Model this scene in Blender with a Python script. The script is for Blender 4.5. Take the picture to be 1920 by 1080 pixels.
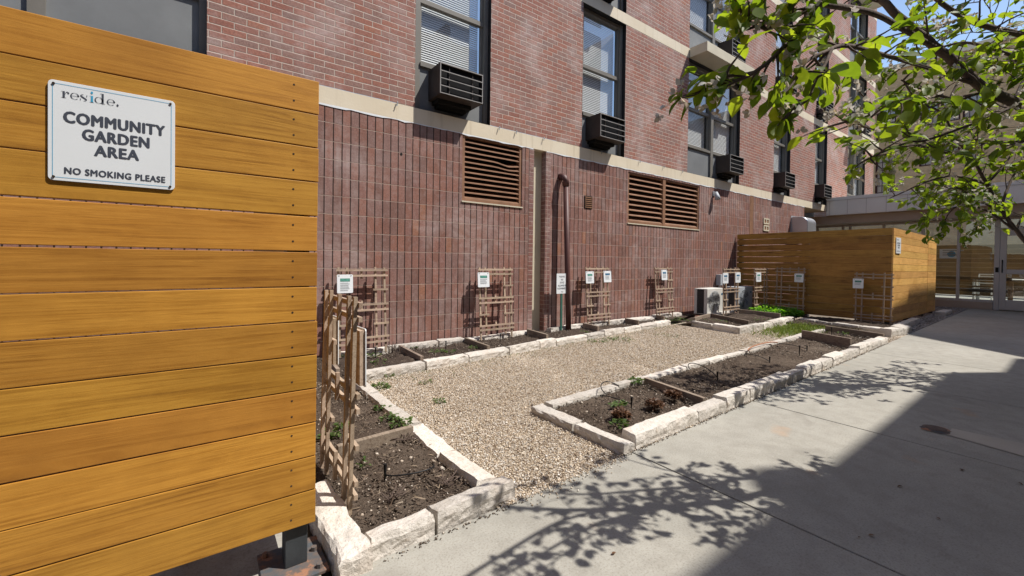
import bpy, math, random
import numpy as np
from mathutils import Vector, Matrix

random.seed(7)
RNG = np.random.default_rng(11)
for o in list(bpy.data.objects):
    bpy.data.objects.remove(o)
SC = bpy.context.scene
COL = SC.collection
R = math.radians

# ------------------------------------------------------------------ camera
EYE = 1.15
FPX, YAW, PIT, ROL, CY = 795.572, R(36.3796), R(-0.65184), R(0.724225), 497.4944


def _axes():
    f = np.array([math.sin(YAW)*math.cos(PIT), math.cos(YAW)*math.cos(PIT), math.sin(PIT)])
    r = np.array([math.cos(YAW), -math.sin(YAW), 0.0])
    u = np.cross(r, f)
    return np.array([r*math.cos(ROL)+u*math.sin(ROL), -r*math.sin(ROL)+u*math.cos(ROL), f])


AX = _axes()
cam = bpy.data.cameras.new('camera')
cam.sensor_width = 36.0
cam.lens = FPX/1920*36
cam.shift_y = -(540-CY)/1920
cam.clip_start = 0.03
cam.clip_end = 3000
camo = bpy.data.objects.new('camera', cam)
COL.objects.link(camo)
mw = Matrix.Identity(4)
for i in range(3):
    mw[i][0], mw[i][1], mw[i][2] = AX[0][i], AX[1][i], -AX[2][i]
mw[2][3] = EYE
camo.matrix_world = mw
SC.camera = camo

# ------------------------------------------------------------------ sky, sun, exposure
LIGHT = Vector((-1.08, 1.0, -2.27))            # travel direction of the sunlight
sund = -LIGHT.normalized()
world = bpy.data.worlds.new('World')
SC.world = world
world.use_nodes = True
wt = world.node_tree
sky = wt.nodes.new('ShaderNodeTexSky')
sky.sky_type = 'NISHITA'
sky.sun_disc = False
sky.sun_elevation = math.asin(sund.z)
sky.sun_rotation = math.atan2(sund.x, sund.y)
sky.air_density = 1.0
sky.dust_density = 0.6
bg = wt.nodes['Background']
wt.links.new(sky.outputs[0], bg.inputs['Color'])
bg.inputs['Strength'].default_value = 0.15
sl = bpy.data.lights.new('sun', 'SUN')
sl.energy = 5.0
sl.angle = R(0.5)
sl.color = (1.0, 0.945, 0.87)
so = bpy.data.objects.new('sun', sl)
COL.objects.link(so)
so.rotation_euler = LIGHT.to_track_quat('-Z', 'Y').to_euler()
so.location = (8, -8, 20)
SC.view_settings.view_transform = 'Standard'
SC.view_settings.look = 'None'
SC.view_settings.exposure = 0.3
SC.view_settings.gamma = 1.0
SC.cycles.max_bounces = 6
SC.cycles.transparent_max_bounces = 12
SC.cycles.use_denoising = True

# ------------------------------------------------------------------ helpers


def ray(x, y):
    return AX.T @ np.array([(x-960)/FPX, (CY-y)/FPX, 1.0])


def aty(x, y, Y):
    d = ray(x, y); p = d*(Y/d[1]); return Vector((p[0], Y, p[2]+EYE))


def atx(x, y, X):
    d = ray(x, y); p = d*(X/d[0]); return Vector((X, p[1], p[2]+EYE))


def atz(x, y, Z):
    d = ray(x, y); p = d*((Z-EYE)/d[2]); return Vector((p[0], p[1], Z))


def atd(x, y, D):
    p = ray(x, y)*D; return Vector((p[0], p[1], p[2]+EYE))


def tag(o, label=None, cat=None, group=None, kind=None):
    if label: o['label'] = label
    if cat: o['category'] = cat
    if group: o['group'] = group
    if kind: o['kind'] = kind
    return o


def empty(name, loc=(0, 0, 0), label=None, cat=None, group=None):
    o = bpy.data.objects.new(name, None)
    o.empty_display_size = 0.1
    COL.objects.link(o)
    o.location = loc
    return tag(o, label, cat, group)


class MB:
    def __init__(s):
        s.v = []; s.f = []

    def box(s, a, b):
        x0, y0, z0 = a; x1, y1, z1 = b
        n = len(s.v)
        s.v += [(x0, y0, z0), (x1, y0, z0), (x1, y1, z0), (x0, y1, z0), (x0, y0, z1), (x1, y0, z1), (x1, y1, z1), (x0, y1, z1)]
        s.f += [tuple(n+i for i in q) for q in ((0, 3, 2, 1), (4, 5, 6, 7), (0, 1, 5, 4), (1, 2, 6, 5), (2, 3, 7, 6), (3, 0, 4, 7))]
        return s

    def poly(s, pts):
        n = len(s.v); s.v += [tuple(p) for p in pts]; s.f.append(tuple(range(n, n+len(pts)))); return s

    def prism(s, pts, off):
        """extrude planar polygon pts by vector off"""
        n = len(s.v); k = len(pts); off = Vector(off)
        s.v += [tuple(p) for p in pts] + [tuple(Vector(p)+off) for p in pts]
        s.f.append(tuple(range(n, n+k))); s.f.append(tuple(range(n+2*k-1, n+k-1, -1)))
        for i in range(k):
            j = (i+1) % k
            s.f.append((n+i, n+k+i, n+k+j, n+j))
        return s

    def bar(s, p, q, w, h, up=(0, 0, 1)):
        p = Vector(p); q = Vector(q); d = (q-p).normalized(); up = Vector(up)
        a = d.cross(up)
        if a.length < 1e-4: a = d.cross(Vector((1, 0, 0)))
        a.normalize(); b = a.cross(d).normalized()
        n = len(s.v)
        for c in (p, q):
            for sx, sy in ((-1, -1), (1, -1), (1, 1), (-1, 1)):
                s.v.append(tuple(c+a*sx*w/2+b*sy*h/2))
        s.f += [tuple(n+i for i in t) for t in ((0, 1, 2, 3), (7, 6, 5, 4), (0, 4, 5, 1), (1, 5, 6, 2), (2, 6, 7, 3), (3, 7, 4, 0))]
        return s

    def tube(s, pts, rad, n=8, cap=True):
        pts = [Vector(p) for p in pts]
        if not isinstance(rad, (list, tuple)): rad = [rad]*len(pts)
        base = len(s.v); ref = Vector((0.13, 0.21, 0.97))
        for i, p in enumerate(pts):
            d = (pts[min(i+1, len(pts)-1)]-pts[max(i-1, 0)])
            if d.length < 1e-9: d = Vector((0, 0, 1))
            d.normalize()
            a = d.cross(ref)
            if a.length < 0.05: a = d.cross(Vector((1, 0, 0)))
            a.normalize(); b = d.cross(a); ref = b.cross(d) if False else ref
            for k in range(n):
                t = 2*math.pi*k/n
                s.v.append(tuple(p+(a*math.cos(t)+b*math.sin(t))*rad[i]))
        for i in range(len(pts)-1):
            for k in range(n):
                k2 = (k+1) % n
                s.f.append((base+i*n+k, base+i*n+k2, base+(i+1)*n+k2, base+(i+1)*n+k))
        if cap:
            s.f.append(tuple(base+k for k in range(n-1, -1, -1)))
            s.f.append(tuple(base+(len(pts)-1)*n+k for k in range(n)))
        return s

    def build(s, name, m, parent=None, off=(0, 0, 0), smooth=False, bevel=0.0):
        me = bpy.data.meshes.new(name)
        ox, oy, oz = off
        me.from_pydata([(x-ox, y-oy, z-oz) for x, y, z in s.v], [], s.f)
        if m: me.materials.append(m)
        if smooth:
            me.polygons.foreach_set('use_smooth', [True]*len(me.polygons))
        o = bpy.data.objects.new(name, me)
        COL.objects.link(o)
        if parent: o.parent = parent
        if bevel > 0:
            md = o.modifiers.new('bevel', 'BEVEL'); md.width = bevel; md.segments = 2; md.limit_method = 'ANGLE'
        me.update()
        return o


def np_mesh(name, V, F, m, parent=None, smooth=False, attr=None):
    """V (n,3); F (k,3) or (k,4) arrays; attr: per-vertex float attribute 'rnd'"""
    me = bpy.data.meshes.new(name)
    V = np.asarray(V, dtype=np.float32); F = np.asarray(F, dtype=np.int32)
    me.vertices.add(len(V)); me.vertices.foreach_set('co', V.ravel())
    k = F.shape[1]
    me.loops.add(F.size); me.loops.foreach_set('vertex_index', F.ravel())
    me.polygons.add(len(F))
    me.polygons.foreach_set('loop_start', np.arange(0, F.size, k, dtype=np.int32))
    me.polygons.foreach_set('loop_total', np.full(len(F), k, dtype=np.int32))
    if smooth: me.polygons.foreach_set('use_smooth', np.ones(len(F), dtype=bool))
    if attr is not None:
        a = me.attributes.new('rnd', 'FLOAT', 'POINT'); a.data.foreach_set('value', np.asarray(attr, dtype=np.float32))
    me.update(calc_edges=True)
    me.materials.append(m)
    o = bpy.data.objects.new(name, me); COL.objects.link(o)
    if parent: o.parent = parent
    return o


def copy_tree(o, parent=None):
    c = o.copy(); COL.objects.link(c)
    if parent: c.parent = parent
    for ch in [x for x in bpy.data.objects if x.parent == o]:
        copy_tree(ch, c)
    return c

# ------------------------------------------------------------------ materials


class NT:
    def __init__(s, name):
        s.m = bpy.data.materials.new(name); s.m.use_nodes = True
        s.t = s.m.node_tree; s.t.nodes.clear()
        s.out = s.n('ShaderNodeOutputMaterial')

    def n(s, typ, **kw):
        nd = s.t.nodes.new(typ)
        for k, v in kw.items():
            if k.startswith('_'): nd.inputs[k[1:]].default_value = v
            else: setattr(nd, k, v)
        return nd

    def l(s, a, b): s.t.links.new(a, b)

    def put(s, sock, val):
        if hasattr(val, 'is_output') or isinstance(val, bpy.types.NodeSocket): s.l(val, sock)
        elif val is not None:
            if isinstance(val, (tuple, list)) and len(val) == 3 and sock.type == 'RGBA': val = (*val, 1)
            sock.default_value = val

    def math(s, op, a, b=None, c=None):
        nd = s.n('ShaderNodeMath', operation=op)
        for i, v in enumerate((a, b, c)):
            if v is not None: s.put(nd.inputs[i], v)
        return nd.outputs[0]

    def mix(s, fac, a, b, mode='MIX'):
        nd = s.n('ShaderNodeMix', data_type='RGBA', blend_type=mode)
        s.put(nd.inputs[0], fac); s.put(nd.inputs[6], a); s.put(nd.inputs[7], b)
        return nd.outputs[2]

    def coord(s, which='Object', scale=(1, 1, 1)):
        tc = s.n('ShaderNodeTexCoord'); o = tc.outputs[which]
        if scale != (1, 1, 1):
            mp = s.n('ShaderNodeMapping'); mp.inputs['Scale'].default_value = scale
            s.l(o, mp.inputs['Vector']); o = mp.outputs[0]
        return o

    def noise(s, vec, scale, detail=4, rough=0.55, dist=0.0):
        nd = s.n('ShaderNodeTexNoise'); s.l(vec, nd.inputs['Vector'])
        nd.inputs['Scale'].default_value = scale; nd.inputs['Detail'].default_value = detail
        nd.inputs['Roughness'].default_value = rough; nd.inputs['Distortion'].default_value = dist
        return nd.outputs['Fac']

    def ramp(s, fac, stops):
        nd = s.n('ShaderNodeValToRGB'); e = nd.color_ramp.elements
        while len(e) < len(stops): e.new(0.5)
        for i, (p, c) in enumerate(stops):
            e[i].position = p
            e[i].color = (*c, 1) if isinstance(c, (tuple, list)) else (c, c, c, 1)
        s.l(fac, nd.inputs[0]); return nd.outputs[0]

    def bump(s, h, strength=0.5, dist=0.01, prev=None):
        nd = s.n('ShaderNodeBump'); nd.inputs['Strength'].default_value = strength; nd.inputs['Distance'].default_value = dist
        s.l(h, nd.inputs['Height'])
        if prev is not None: s.l(prev, nd.inputs['Normal'])
        return nd.outputs[0]

    def bsdf(s, col, rough=0.8, normal=None, metal=0.0, spec=0.3):
        p = s.n('ShaderNodeBsdfPrincipled')
        s.put(p.inputs['Base Color'], col); s.put(p.inputs['Roughness'], rough)
        p.inputs['Metallic'].default_value = metal; p.inputs['Specular IOR Level'].default_value = spec
        if normal is not None: s.l(normal, p.inputs['Normal'])
        s.l(p.outputs[0], s.out.inputs['Surface'])
        return s.m


def plain(name, col, rough=0.6, var=0.12, scale=6.0, bump=0.0, metal=0.0, spec=0.3, fine=60.0):
    t = NT(name); c = t.coord('Object')
    n1 = t.noise(c, scale, 5); n2 = t.noise(c, fine, 3)
    lo = tuple(x*(1-var) for x in col); hi = tuple(min(1, x*(1+var)) for x in col)
    k = t.mix(t.ramp(n1, [(0.3, 0.0), (0.7, 1.0)]), lo, hi)
    k = t.mix(t.math('MULTIPLY', n2, var), k, tuple(x*0.6 for x in col))
    nrm = t.bump(n2, bump, 0.004) if bump > 0 else None
    return t.bsdf(k, rough, nrm, metal, spec)


def masonry(name, w, h, jv, jh, stops, mortar_v, mortar_h, offset=0.5, z0=0.0, x0=0.0, white=0.40, bumpd=0.006, axis='X', stain=None):
    """brick / tile coursing worked out from object coordinates (axis along the wall, Z up)"""
    t = NT(name); co = t.coord('Object')
    sep = t.n('ShaderNodeSeparateXYZ'); t.l(co, sep.inputs[0])
    wob = t.noise(co, 5.0, 2)
    wobs = t.math('MULTIPLY', t.math('SUBTRACT', wob, 0.5), 0.006)
    z = t.math('ADD', t.math('SUBTRACT', sep.outputs['Z'], z0), wobs)
    x = t.math('ADD', t.math('SUBTRACT', sep.outputs[axis], x0), wobs)
    zr = t.math('DIVIDE', z, h); row = t.math('FLOOR', zr); zf = t.math('FRACT', zr)
    xs = t.math('ADD', t.math('DIVIDE', x, w), t.math('MULTIPLY', t.math('PINGPONG', row, 1.0), offset))
    ci = t.math('FLOOR', xs); xf = t.math('FRACT', xs)
    ev = t.math('SUBTRACT', 0.5, t.math('ABSOLUTE', t.math('SUBTRACT', xf, 0.5)))
    eh = t.math('SUBTRACT', 0.5, t.math('ABSOLUTE', t.math('SUBTRACT', zf, 0.5)))
    def mask(e, size, j):
        mr = t.n('ShaderNodeMapRange', interpolation_type='SMOOTHSTEP')
        mr.inputs['From Min'].default_value = j/size*0.5*0.6; mr.inputs['From Max'].default_value = j/size*0.5*1.3
        mr.inputs['To Min'].default_value = 1; mr.inputs['To Max'].default_value = 0
        t.l(e, mr.inputs['Value']); return mr.outputs[0]
    mv = mask(ev, w, jv); mh = mask(eh, h, jh)
    cb = t.n('ShaderNodeCombineXYZ'); t.l(ci, cb.inputs[0]); t.l(row, cb.inputs[1])
    wn = t.n('ShaderNodeTexWhiteNoise', noise_dimensions='2D'); t.l(cb.outputs[0], wn.inputs['Vector'])
    col = t.ramp(wn.outputs['Value'], stops)
    fine = t.noise(co, 55.0, 5, 0.65); mid = t.noise(co, 14.0, 4)
    col = t.mix(t.ramp(fine, [(0.35, 0.5), (0.68, 0.0)]), col, (0.10, 0.05, 0.045))
    col = t.mix(t.ramp(mid, [(0.5, 0.0), (0.8, 0.35)]), col, (0.42, 0.33, 0.31))
    big = t.noise(co, 1.1, 7, 0.66, 0.5); brk = t.noise(t.coord('Object', (5, 5, 14)), 1.0, 4, 0.7)
    col = t.mix(t.math('MULTIPLY', t.ramp(big, [(0.48, 0.0), (0.68, white)]), t.ramp(brk, [(0.35, 0.3), (0.62, 1.5)])), col, (0.60, 0.52, 0.50))
    drk = t.noise(co, 2.3, 5, 0.7)
    col = t.mix(t.ramp(drk, [(0.3, 0.35), (0.48, 0.0)]), col, (0.13, 0.075, 0.07))
    if stain:
        col = t.mix(stain(t, co, sep), col, (0.56, 0.49, 0.47))
    col = t.mix(t.math('MULTIPLY', mv, 0.92), col, mortar_v)
    ml = t.math('MULTIPLY', mh, t.ramp(t.noise(co, 7.0, 3), [(0.3, 0.55), (0.6, 1.0)]))
    col = t.mix(ml, col, mortar_h)
    hgt = t.math('SUBTRACT', 1.0, t.math('MAXIMUM', mv, mh))
    hgt = t.math('ADD', hgt, t.math('MULTIPLY', fine, 0.35))
    hgt = t.math('ADD', hgt, t.math('MULTIPLY', wn.outputs['Value'], 0.25))
    return t.bsdf(col, 0.85, t.bump(hgt, 0.7, bumpd), 0, 0.2)


def lower_stain(t, co, sep):
    # lime bloom on the far half of the ground floor wall
    mr = t.n('ShaderNodeMapRange'); mr.inputs['From Min'].default_value = 7.2; mr.inputs['From Max'].default_value = 9.0
    t.l(sep.outputs['X'], mr.inputs['Value'])
    mz = t.n('ShaderNodeMapRange'); mz.inputs['From Min'].default_value = 0.4; mz.inputs['From Max'].default_value = 1.5
    t.l(sep.outputs['Z'], mz.inputs['Value'])
    st = t.noise(t.coord('Object', (9, 1, 1.2)), 1.0, 4)
    far = t.math('MULTIPLY', t.math('MULTIPLY', mr.outputs[0], mz.outputs[0]), t.ramp(st, [(0.32, 0.05), (0.6, 0.85)]))
    pat = t.noise(co, 0.75, 5, 0.65, 0.4); st2 = t.noise(t.coord('Object', (16, 1, 0.7)), 1.0, 4)
    near = t.math('MULTIPLY', t.ramp(pat, [(0.52, 0.0), (0.72, 0.7)]), t.ramp(st2, [(0.42, 0.1), (0.7, 0.8)]))
    return t.math('MAXIMUM', far, near)


M = {}
M['brick'] = masonry('brick_upper', 0.2075, 0.0678, 0.010, 0.010,
    [(0.0, (0.331, 0.144, 0.108)), (0.25, (0.423, 0.187, 0.132)), (0.5, (0.368, 0.174, 0.135)), (0.72, (0.368, 0.209, 0.167)), (0.92, (0.317, 0.204, 0.175)), (1.0, (0.433, 0.187, 0.120))],
    (0.50, 0.42, 0.36), (0.54, 0.46, 0.40), 0.5, 3.04, 0.05)
M['tile'] = masonry('brick_soldier', 0.0935, 0.2015, 0.013, 0.006,
    [(0.0, (0.250, 0.128, 0.099)), (0.3, (0.338, 0.165, 0.122)), (0.55, (0.294, 0.154, 0.127)), (0.8, (0.283, 0.180, 0.156)), (0.95, (0.229, 0.124, 0.099)), (1.0, (0.392, 0.185, 0.113))],
    (0.022, 0.013, 0.011), (0.40, 0.325, 0.27), 0.0, 0.03, 0.02, 0.25, 0.005, 'X', lower_stain)
M['tile_edge'] = masonry('brick_header', 0.0935, 0.0672, 0.008, 0.008,
    [(0.0, (0.20, 0.095, 0.075)), (0.5, (0.27, 0.125, 0.10)), (1.0, (0.24, 0.14, 0.13))], (0.40, 0.32, 0.27), (0.42, 0.34, 0.29), 0.0, 0.0, 0.0)
M['tile_return'] = masonry('brick_return', 0.1, 0.0672, 0.008, 0.008,
    [(0.0, (0.20, 0.095, 0.075)), (0.5, (0.27, 0.125, 0.10)), (1.0, (0.24, 0.14, 0.13))], (0.40, 0.32, 0.27), (0.42, 0.34, 0.29), 0.0, 0.0, 0.0, axis='Y')
M['tan_brick'] = masonry('tan_brick', 0.30, 0.10, 0.012, 0.012,
    [(0.0, (0.76, 0.54, 0.28)), (0.5, (0.84, 0.61, 0.33)), (1.0, (0.68, 0.48, 0.25))], (0.45, 0.37, 0.26), (0.42, 0.34, 0.24), 0.5, 0, 0, 0.1, 0.004, 'Y')
M['grey_brick'] = masonry('neighbour_brick', 0.25, 0.08, 0.012, 0.012,
    [(0.0, (0.36, 0.27, 0.21)), (0.5, (0.44, 0.34, 0.27)), (1.0, (0.33, 0.25, 0.2))], (0.5, 0.45, 0.4), (0.5, 0.45, 0.4))


def band_mat():
    t = NT('painted_concrete_band'); c = t.coord('Object')
    n = t.noise(c, 1.3, 6); st = t.noise(t.coord('Object', (14, 1, 0.8)), 1.0, 4)
    k = t.mix(t.ramp(n, [(0.35, 0.0), (0.7, 1.0)]), (0.66, 0.57, 0.42), (0.75, 0.68, 0.54))
    k = t.mix(t.ramp(st, [(0.55, 0.0), (0.8, 0.5)]), k, (0.40, 0.33, 0.22))
    return t.bsdf(k, 0.75, t.bump(t.noise(c, 40, 4), 0.3, 0.004))


M['band'] = band_mat()


def wood_mat(name, a, b, dark, sx=0.7, sz=13.0, axis='X', rough=0.5):
    t = NT(name)
    oi = t.n('ShaderNodeObjectInfo')
    tc = t.n('ShaderNodeTexCoord'); add = t.n('ShaderNodeVectorMath', operation='ADD')
    mul = t.n('ShaderNodeVectorMath', operation='SCALE'); mul.inputs[0].default_value = (7.3, 5.1, 3.7)
    t.l(oi.outputs['Random'], mul.inputs['Scale'])
    t.l(tc.outputs['Object'], add.inputs[0]); t.l(mul.outputs[0], add.inputs[1])
    mp = t.n('ShaderNodeMapping')
    mp.inputs['Scale'].default_value = (sx, sz, sz) if axis == 'X' else ((sz, sx, sz) if axis == 'Y' else (sz, sz, sx))
    t.l(add.outputs[0], mp.inputs['Vector'])
    kn = t.n('ShaderNodeTexVoronoi'); t.l(mp.outputs[0], kn.inputs['Vector']); kn.inputs['Scale'].default_value = 0.34
    kd = kn.outputs['Distance']
    warp = t.n('ShaderNodeVectorMath', operation='ADD'); wsc = t.n('ShaderNodeCombineXYZ')
    t.l(t.ramp(kd, [(0.0, 1.0), (0.35, 0.0)]), wsc.inputs[2 if axis != 'Z' else 0])
    t.l(mp.outputs[0], warp.inputs[0]); t.l(wsc.outputs[0], warp.inputs[1])
    g = t.noise(warp.outputs[0], 1.5, 7, 0.62, 1.5)
    g2 = t.noise(warp.outputs[0], 6.0, 7, 0.8, 0.6)
    g3 = t.noise(add.outputs[0], 5.5, 5, 0.65)
    g4 = t.noise(add.outputs[0], 2.2, 4, 0.6)
    k = t.ramp(g, [(0.30, dark), (0.44, a), (0.56, b), (0.68, a), (0.80, dark)])
    k = t.mix(t.ramp(g2, [(0.42, 0.0), (0.72, 0.62)]), k, dark)
    k = t.mix(t.math('MULTIPLY', t.ramp(g3, [(0.42, 0.0), (0.66, 1.0)]), 0.45), k, b)
    k = t.mix(t.ramp(g4, [(0.45, 0.0), (0.72, 0.45)]), k, dark)
    k = t.mix(t.ramp(kd, [(0.03, 0.85), (0.085, 0.0)]), k, tuple(x*0.35 for x in dark))
    hsv = t.n('ShaderNodeHueSaturation')
    t.l(t.math('ADD', 0.84, t.math('MULTIPLY', oi.outputs['Random'], 0.34)), hsv.inputs['Value'])
    t.l(t.math('ADD', 0.495, t.math('MULTIPLY', t.math('FRACT', t.math('MULTIPLY', oi.outputs['Random'], 7.7)), 0.013)), hsv.inputs['Hue'])
    t.l(k, hsv.inputs['Color'])
    return t.bsdf(hsv.outputs[0], rough, t.bump(g2, 0.25, 0.003), 0, 0.3)


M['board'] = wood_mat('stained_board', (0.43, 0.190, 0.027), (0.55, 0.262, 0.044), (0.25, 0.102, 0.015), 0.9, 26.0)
M['board_y'] = wood_mat('stained_board_shade', (0.34, 0.17, 0.036), (0.43, 0.225, 0.05), (0.12, 0.055, 0.014), axis='Y')  # stain darkened in colour for faces that get only skylight
M['board_x'] = wood_mat('stained_board_lit', (0.68, 0.37, 0.105), (0.80, 0.47, 0.15), (0.44, 0.21, 0.05))  # same boards, lightened in colour for the sunlit face
M['board_d'] = wood_mat('patio_board_dim', (0.105, 0.06, 0.024), (0.14, 0.08, 0.03), (0.06, 0.03, 0.012), axis='Y')  # board tone darkened to imitate the dim view behind the glass
M['lath'] = wood_mat('weathered_lath', (0.37, 0.275, 0.20), (0.47, 0.365, 0.275), (0.21, 0.145, 0.10), 2, 30, 'X', 0.8)
M['timber'] = wood_mat('weathered_timber', (0.20, 0.15, 0.115), (0.30, 0.24, 0.19), (0.11, 0.08, 0.06), 2, 30, 'Y', 0.85)


def stone_mat():
    t = NT('limestone'); c = t.coord('Object'); oi = t.n('ShaderNodeObjectInfo')
    add = t.n('ShaderNodeVectorMath', operation='ADD'); t.l(c, add.inputs[0]); t.l(oi.outputs['Random'], add.inputs[1]); c = add.outputs[0]
    n = t.noise(c, 5, 6, 0.6); f = t.noise(c, 70, 5, 0.7); p = t.noise(c, 25, 4)
    k = t.ramp(n, [(0.28, (0.43, 0.39, 0.335)), (0.5, (0.64, 0.60, 0.545)), (0.75, (0.57, 0.495, 0.42))])
    k = t.mix(t.ramp(f, [(0.3, 0.5), (0.52, 0.0)]), k, (0.27, 0.235, 0.19))
    k = t.mix(t.ramp(p, [(0.62, 0.0), (0.78, 0.5)]), k, (0.36, 0.26, 0.17))
    hs = t.n('ShaderNodeHueSaturation'); t.l(k, hs.inputs['Color']); t.l(t.math('ADD', 0.74, t.math('MULTIPLY', oi.outputs['Random'], 0.38)), hs.inputs['Value'])
    h = t.math('ADD', t.math('MULTIPLY', p, 0.9), t.math('MULTIPLY', f, 0.5))
    return t.bsdf(hs.outputs[0], 0.92, t.bump(h, 0.9, 0.012), 0, 0.15)


M['stone'] = stone_mat()


def concrete_mat():
    t = NT('walk_concrete'); c = t.coord('Object')
    n = t.noise(c, 0.8, 7, 0.6); f = t.noise(c, 110, 4, 0.7); m = t.noise(c, 9, 5, 0.6)
    k = t.ramp(n, [(0.3, (0.275, 0.268, 0.236)), (0.52, (0.35, 0.338, 0.298)), (0.72, (0.405, 0.392, 0.347))])
    k = t.mix(t.ramp(m, [(0.3, 0.4), (0.58, 0.0)]), k, (0.22, 0.205, 0.175))
    st = t.noise(c, 2.4, 6, 0.7, 0.8)
    k = t.mix(t.ramp(st, [(0.56, 0.0), (0.72, 0.4)]), k, (0.20, 0.185, 0.16))
    k = t.mix(t.ramp(f, [(0.35, 0.5), (0.5, 0.0)]), k, (0.19, 0.165, 0.135))
    k = t.mix(t.ramp(f, [(0.62, 0.0), (0.72, 0.6)]), k, (0.55, 0.51, 0.45))
    rust = t.noise(c, 2.6, 3)
    k = t.mix(t.ramp(rust, [(0.66, 0.0), (0.76, 0.35)]), k, (0.45, 0.25, 0.12))
    vo = t.n('ShaderNodeTexVoronoi'); t.l(c, vo.inputs['Vector']); vo.inputs['Scale'].default_value = 3.1
    spot = t.ramp(vo.outputs['Distance'], [(0.018, 1.0), (0.032, 0.0)])
    k = t.mix(t.math('MULTIPLY', spot, 0.75), k, (0.06, 0.05, 0.045))
    return t.bsdf(k, 0.9, t.bump(f, 0.25, 0.002), 0, 0.2)


M['concrete'] = concrete_mat()
M['concrete_patch'] = plain('concrete_patch', (0.40, 0.365, 0.31), 0.9, 0.12, 3, 0.2, fine=160)


def soil_mat(name, a, b, c3):
    t = NT(name); c = t.coord('Object')
    n = t.noise(c, 2.2, 6, 0.65); f = t.noise(c, 60, 5, 0.75); v = t.noise(c, 22, 4, 0.6)
    k = t.ramp(n, [(0.35, a), (0.6, b), (0.75, c3)])
    k = t.mix(t.ramp(f, [(0.3, 0.7), (0.55, 0.0)]), k, tuple(x*0.35 for x in a))
    k = t.mix(t.ramp(v, [(0.62, 0.0), (0.7, 0.5)]), k, (0.30, 0.24, 0.18))
    return t.bsdf(k, 0.95, t.bump(t.math('ADD', f, t.math('MULTIPLY', v, 0.8)), 1.0, 0.02), 0, 0.1)


M['soil_dry'] = soil_mat('dry_soil', (0.085, 0.062, 0.047), (0.14, 0.108, 0.083), (0.205, 0.165, 0.13))
M['soil'] = soil_mat('dark_soil', (0.058, 0.043, 0.034), (0.088, 0.066, 0.052), (0.13, 0.10, 0.08))
M['dirt'] = soil_mat('dirt', (0.14, 0.11, 0.085), (0.2, 0.16, 0.12), (0.24, 0.2, 0.15))


def pebble_mat(name, stops):
    t = NT(name); a = t.n('ShaderNodeAttribute', attribute_name='rnd')
    k = t.ramp(a.outputs['Fac'], stops)
    k = t.mix(t.ramp(t.noise(t.coord('Object'), 90, 3), [(0.4, 0.3), (0.6, 0.0)]), k, (0.16, 0.12, 0.085))
    return t.bsdf(k, 0.75, None, 0, 0.3)


M['pebble'] = pebble_mat('pea_gravel', [(0.0, (0.12, 0.085, 0.06)), (0.22, (0.36, 0.27, 0.18)), (0.38, (0.66, 0.55, 0.42)), (0.6, (0.60, 0.48, 0.34)), (0.75, (0.74, 0.66, 0.55)), (0.88, (0.85, 0.81, 0.74)), (0.97, (0.80, 0.76, 0.70)), (1.0, (0.22, 0.20, 0.19))])
M['greypeb'] = pebble_mat('grey_gravel', [(0.0, (0.12, 0.11, 0.105)), (0.5, (0.28, 0.265, 0.25)), (1.0, (0.45, 0.43, 0.41))])
M['clod'] = pebble_mat('soil_clods', [(0.0, (0.03, 0.022, 0.017)), (0.55, (0.09, 0.068, 0.052)), (0.85, (0.16, 0.125, 0.097)), (0.93, (0.46, 0.38, 0.30)), (1.0, (0.62, 0.57, 0.50))])


def gravel_base():
    t = NT('gravel_bed'); c = t.coord('Object')
    v = t.n('ShaderNodeTexVoronoi'); t.l(c, v.inputs['Vector']); v.inputs['Scale'].default_value = 75
    sp = t.n('ShaderNodeSeparateColor'); t.l(v.outputs['Color'], sp.inputs[0])
    k = t.ramp(sp.outputs[0], [(0.0, (0.26, 0.19, 0.13)), (0.4, (0.60, 0.49, 0.36)), (0.75, (0.68, 0.59, 0.47)), (1.0, (0.78, 0.73, 0.65))])
    k = t.mix(t.ramp(v.outputs['Distance'], [(0.35, 0.0), (0.7, 0.75)]), k, (0.09, 0.06, 0.04))
    inv = t.math('SUBTRACT', 1.0, v.outputs['Distance'])
    return t.bsdf(k, 0.85, t.bump(inv, 1.0, 0.012), 0, 0.2)


M['gravel'] = gravel_base()


def glass_mat(name, tint=(0.85, 0.9, 0.9), boost=1.6):
    t = NT(name)
    fr = t.n('ShaderNodeFresnel'); ge = t.n('ShaderNodeNewGeometry'); t.l(t.math('SUBTRACT', 1.5, t.math('MULTIPLY', ge.outputs['Backfacing'], 1.5-1/1.5)), fr.inputs['IOR'])
    fac = t.math('MINIMUM', t.math('ADD', t.math('MULTIPLY', fr.outputs[0], boost), 0.02), 0.97)
    g = t.n('ShaderNodeBsdfGlossy'); g.inputs['Roughness'].default_value = 0.012; g.inputs['Color'].default_value = (1, 1, 1, 1)
    c = t.coord('Object'); t.l(t.bump(t.noise(c, 1.6, 2), 0.06, 0.02), g.inputs['Normal'])
    tr = t.n('ShaderNodeBsdfTransparent'); tr.inputs['Color'].default_value = (*tint, 1)
    mx = t.n('ShaderNodeMixShader'); t.l(fac, mx.inputs[0]); t.l(tr.outputs[0], mx.inputs[1]); t.l(g.outputs[0], mx.inputs[2])
    t.l(mx.outputs[0], t.out.inputs['Surface'])
    return t.m


M['glass'] = glass_mat('window_glass', (0.9, 0.93, 0.94), 2.0)
M['screen_glass'] = glass_mat('screened_glass', (0.88, 0.90, 0.91), 0.9)
M['shopglass'] = glass_mat('pavilion_glass', (0.82, 0.88, 0.86), 1.2)


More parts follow.
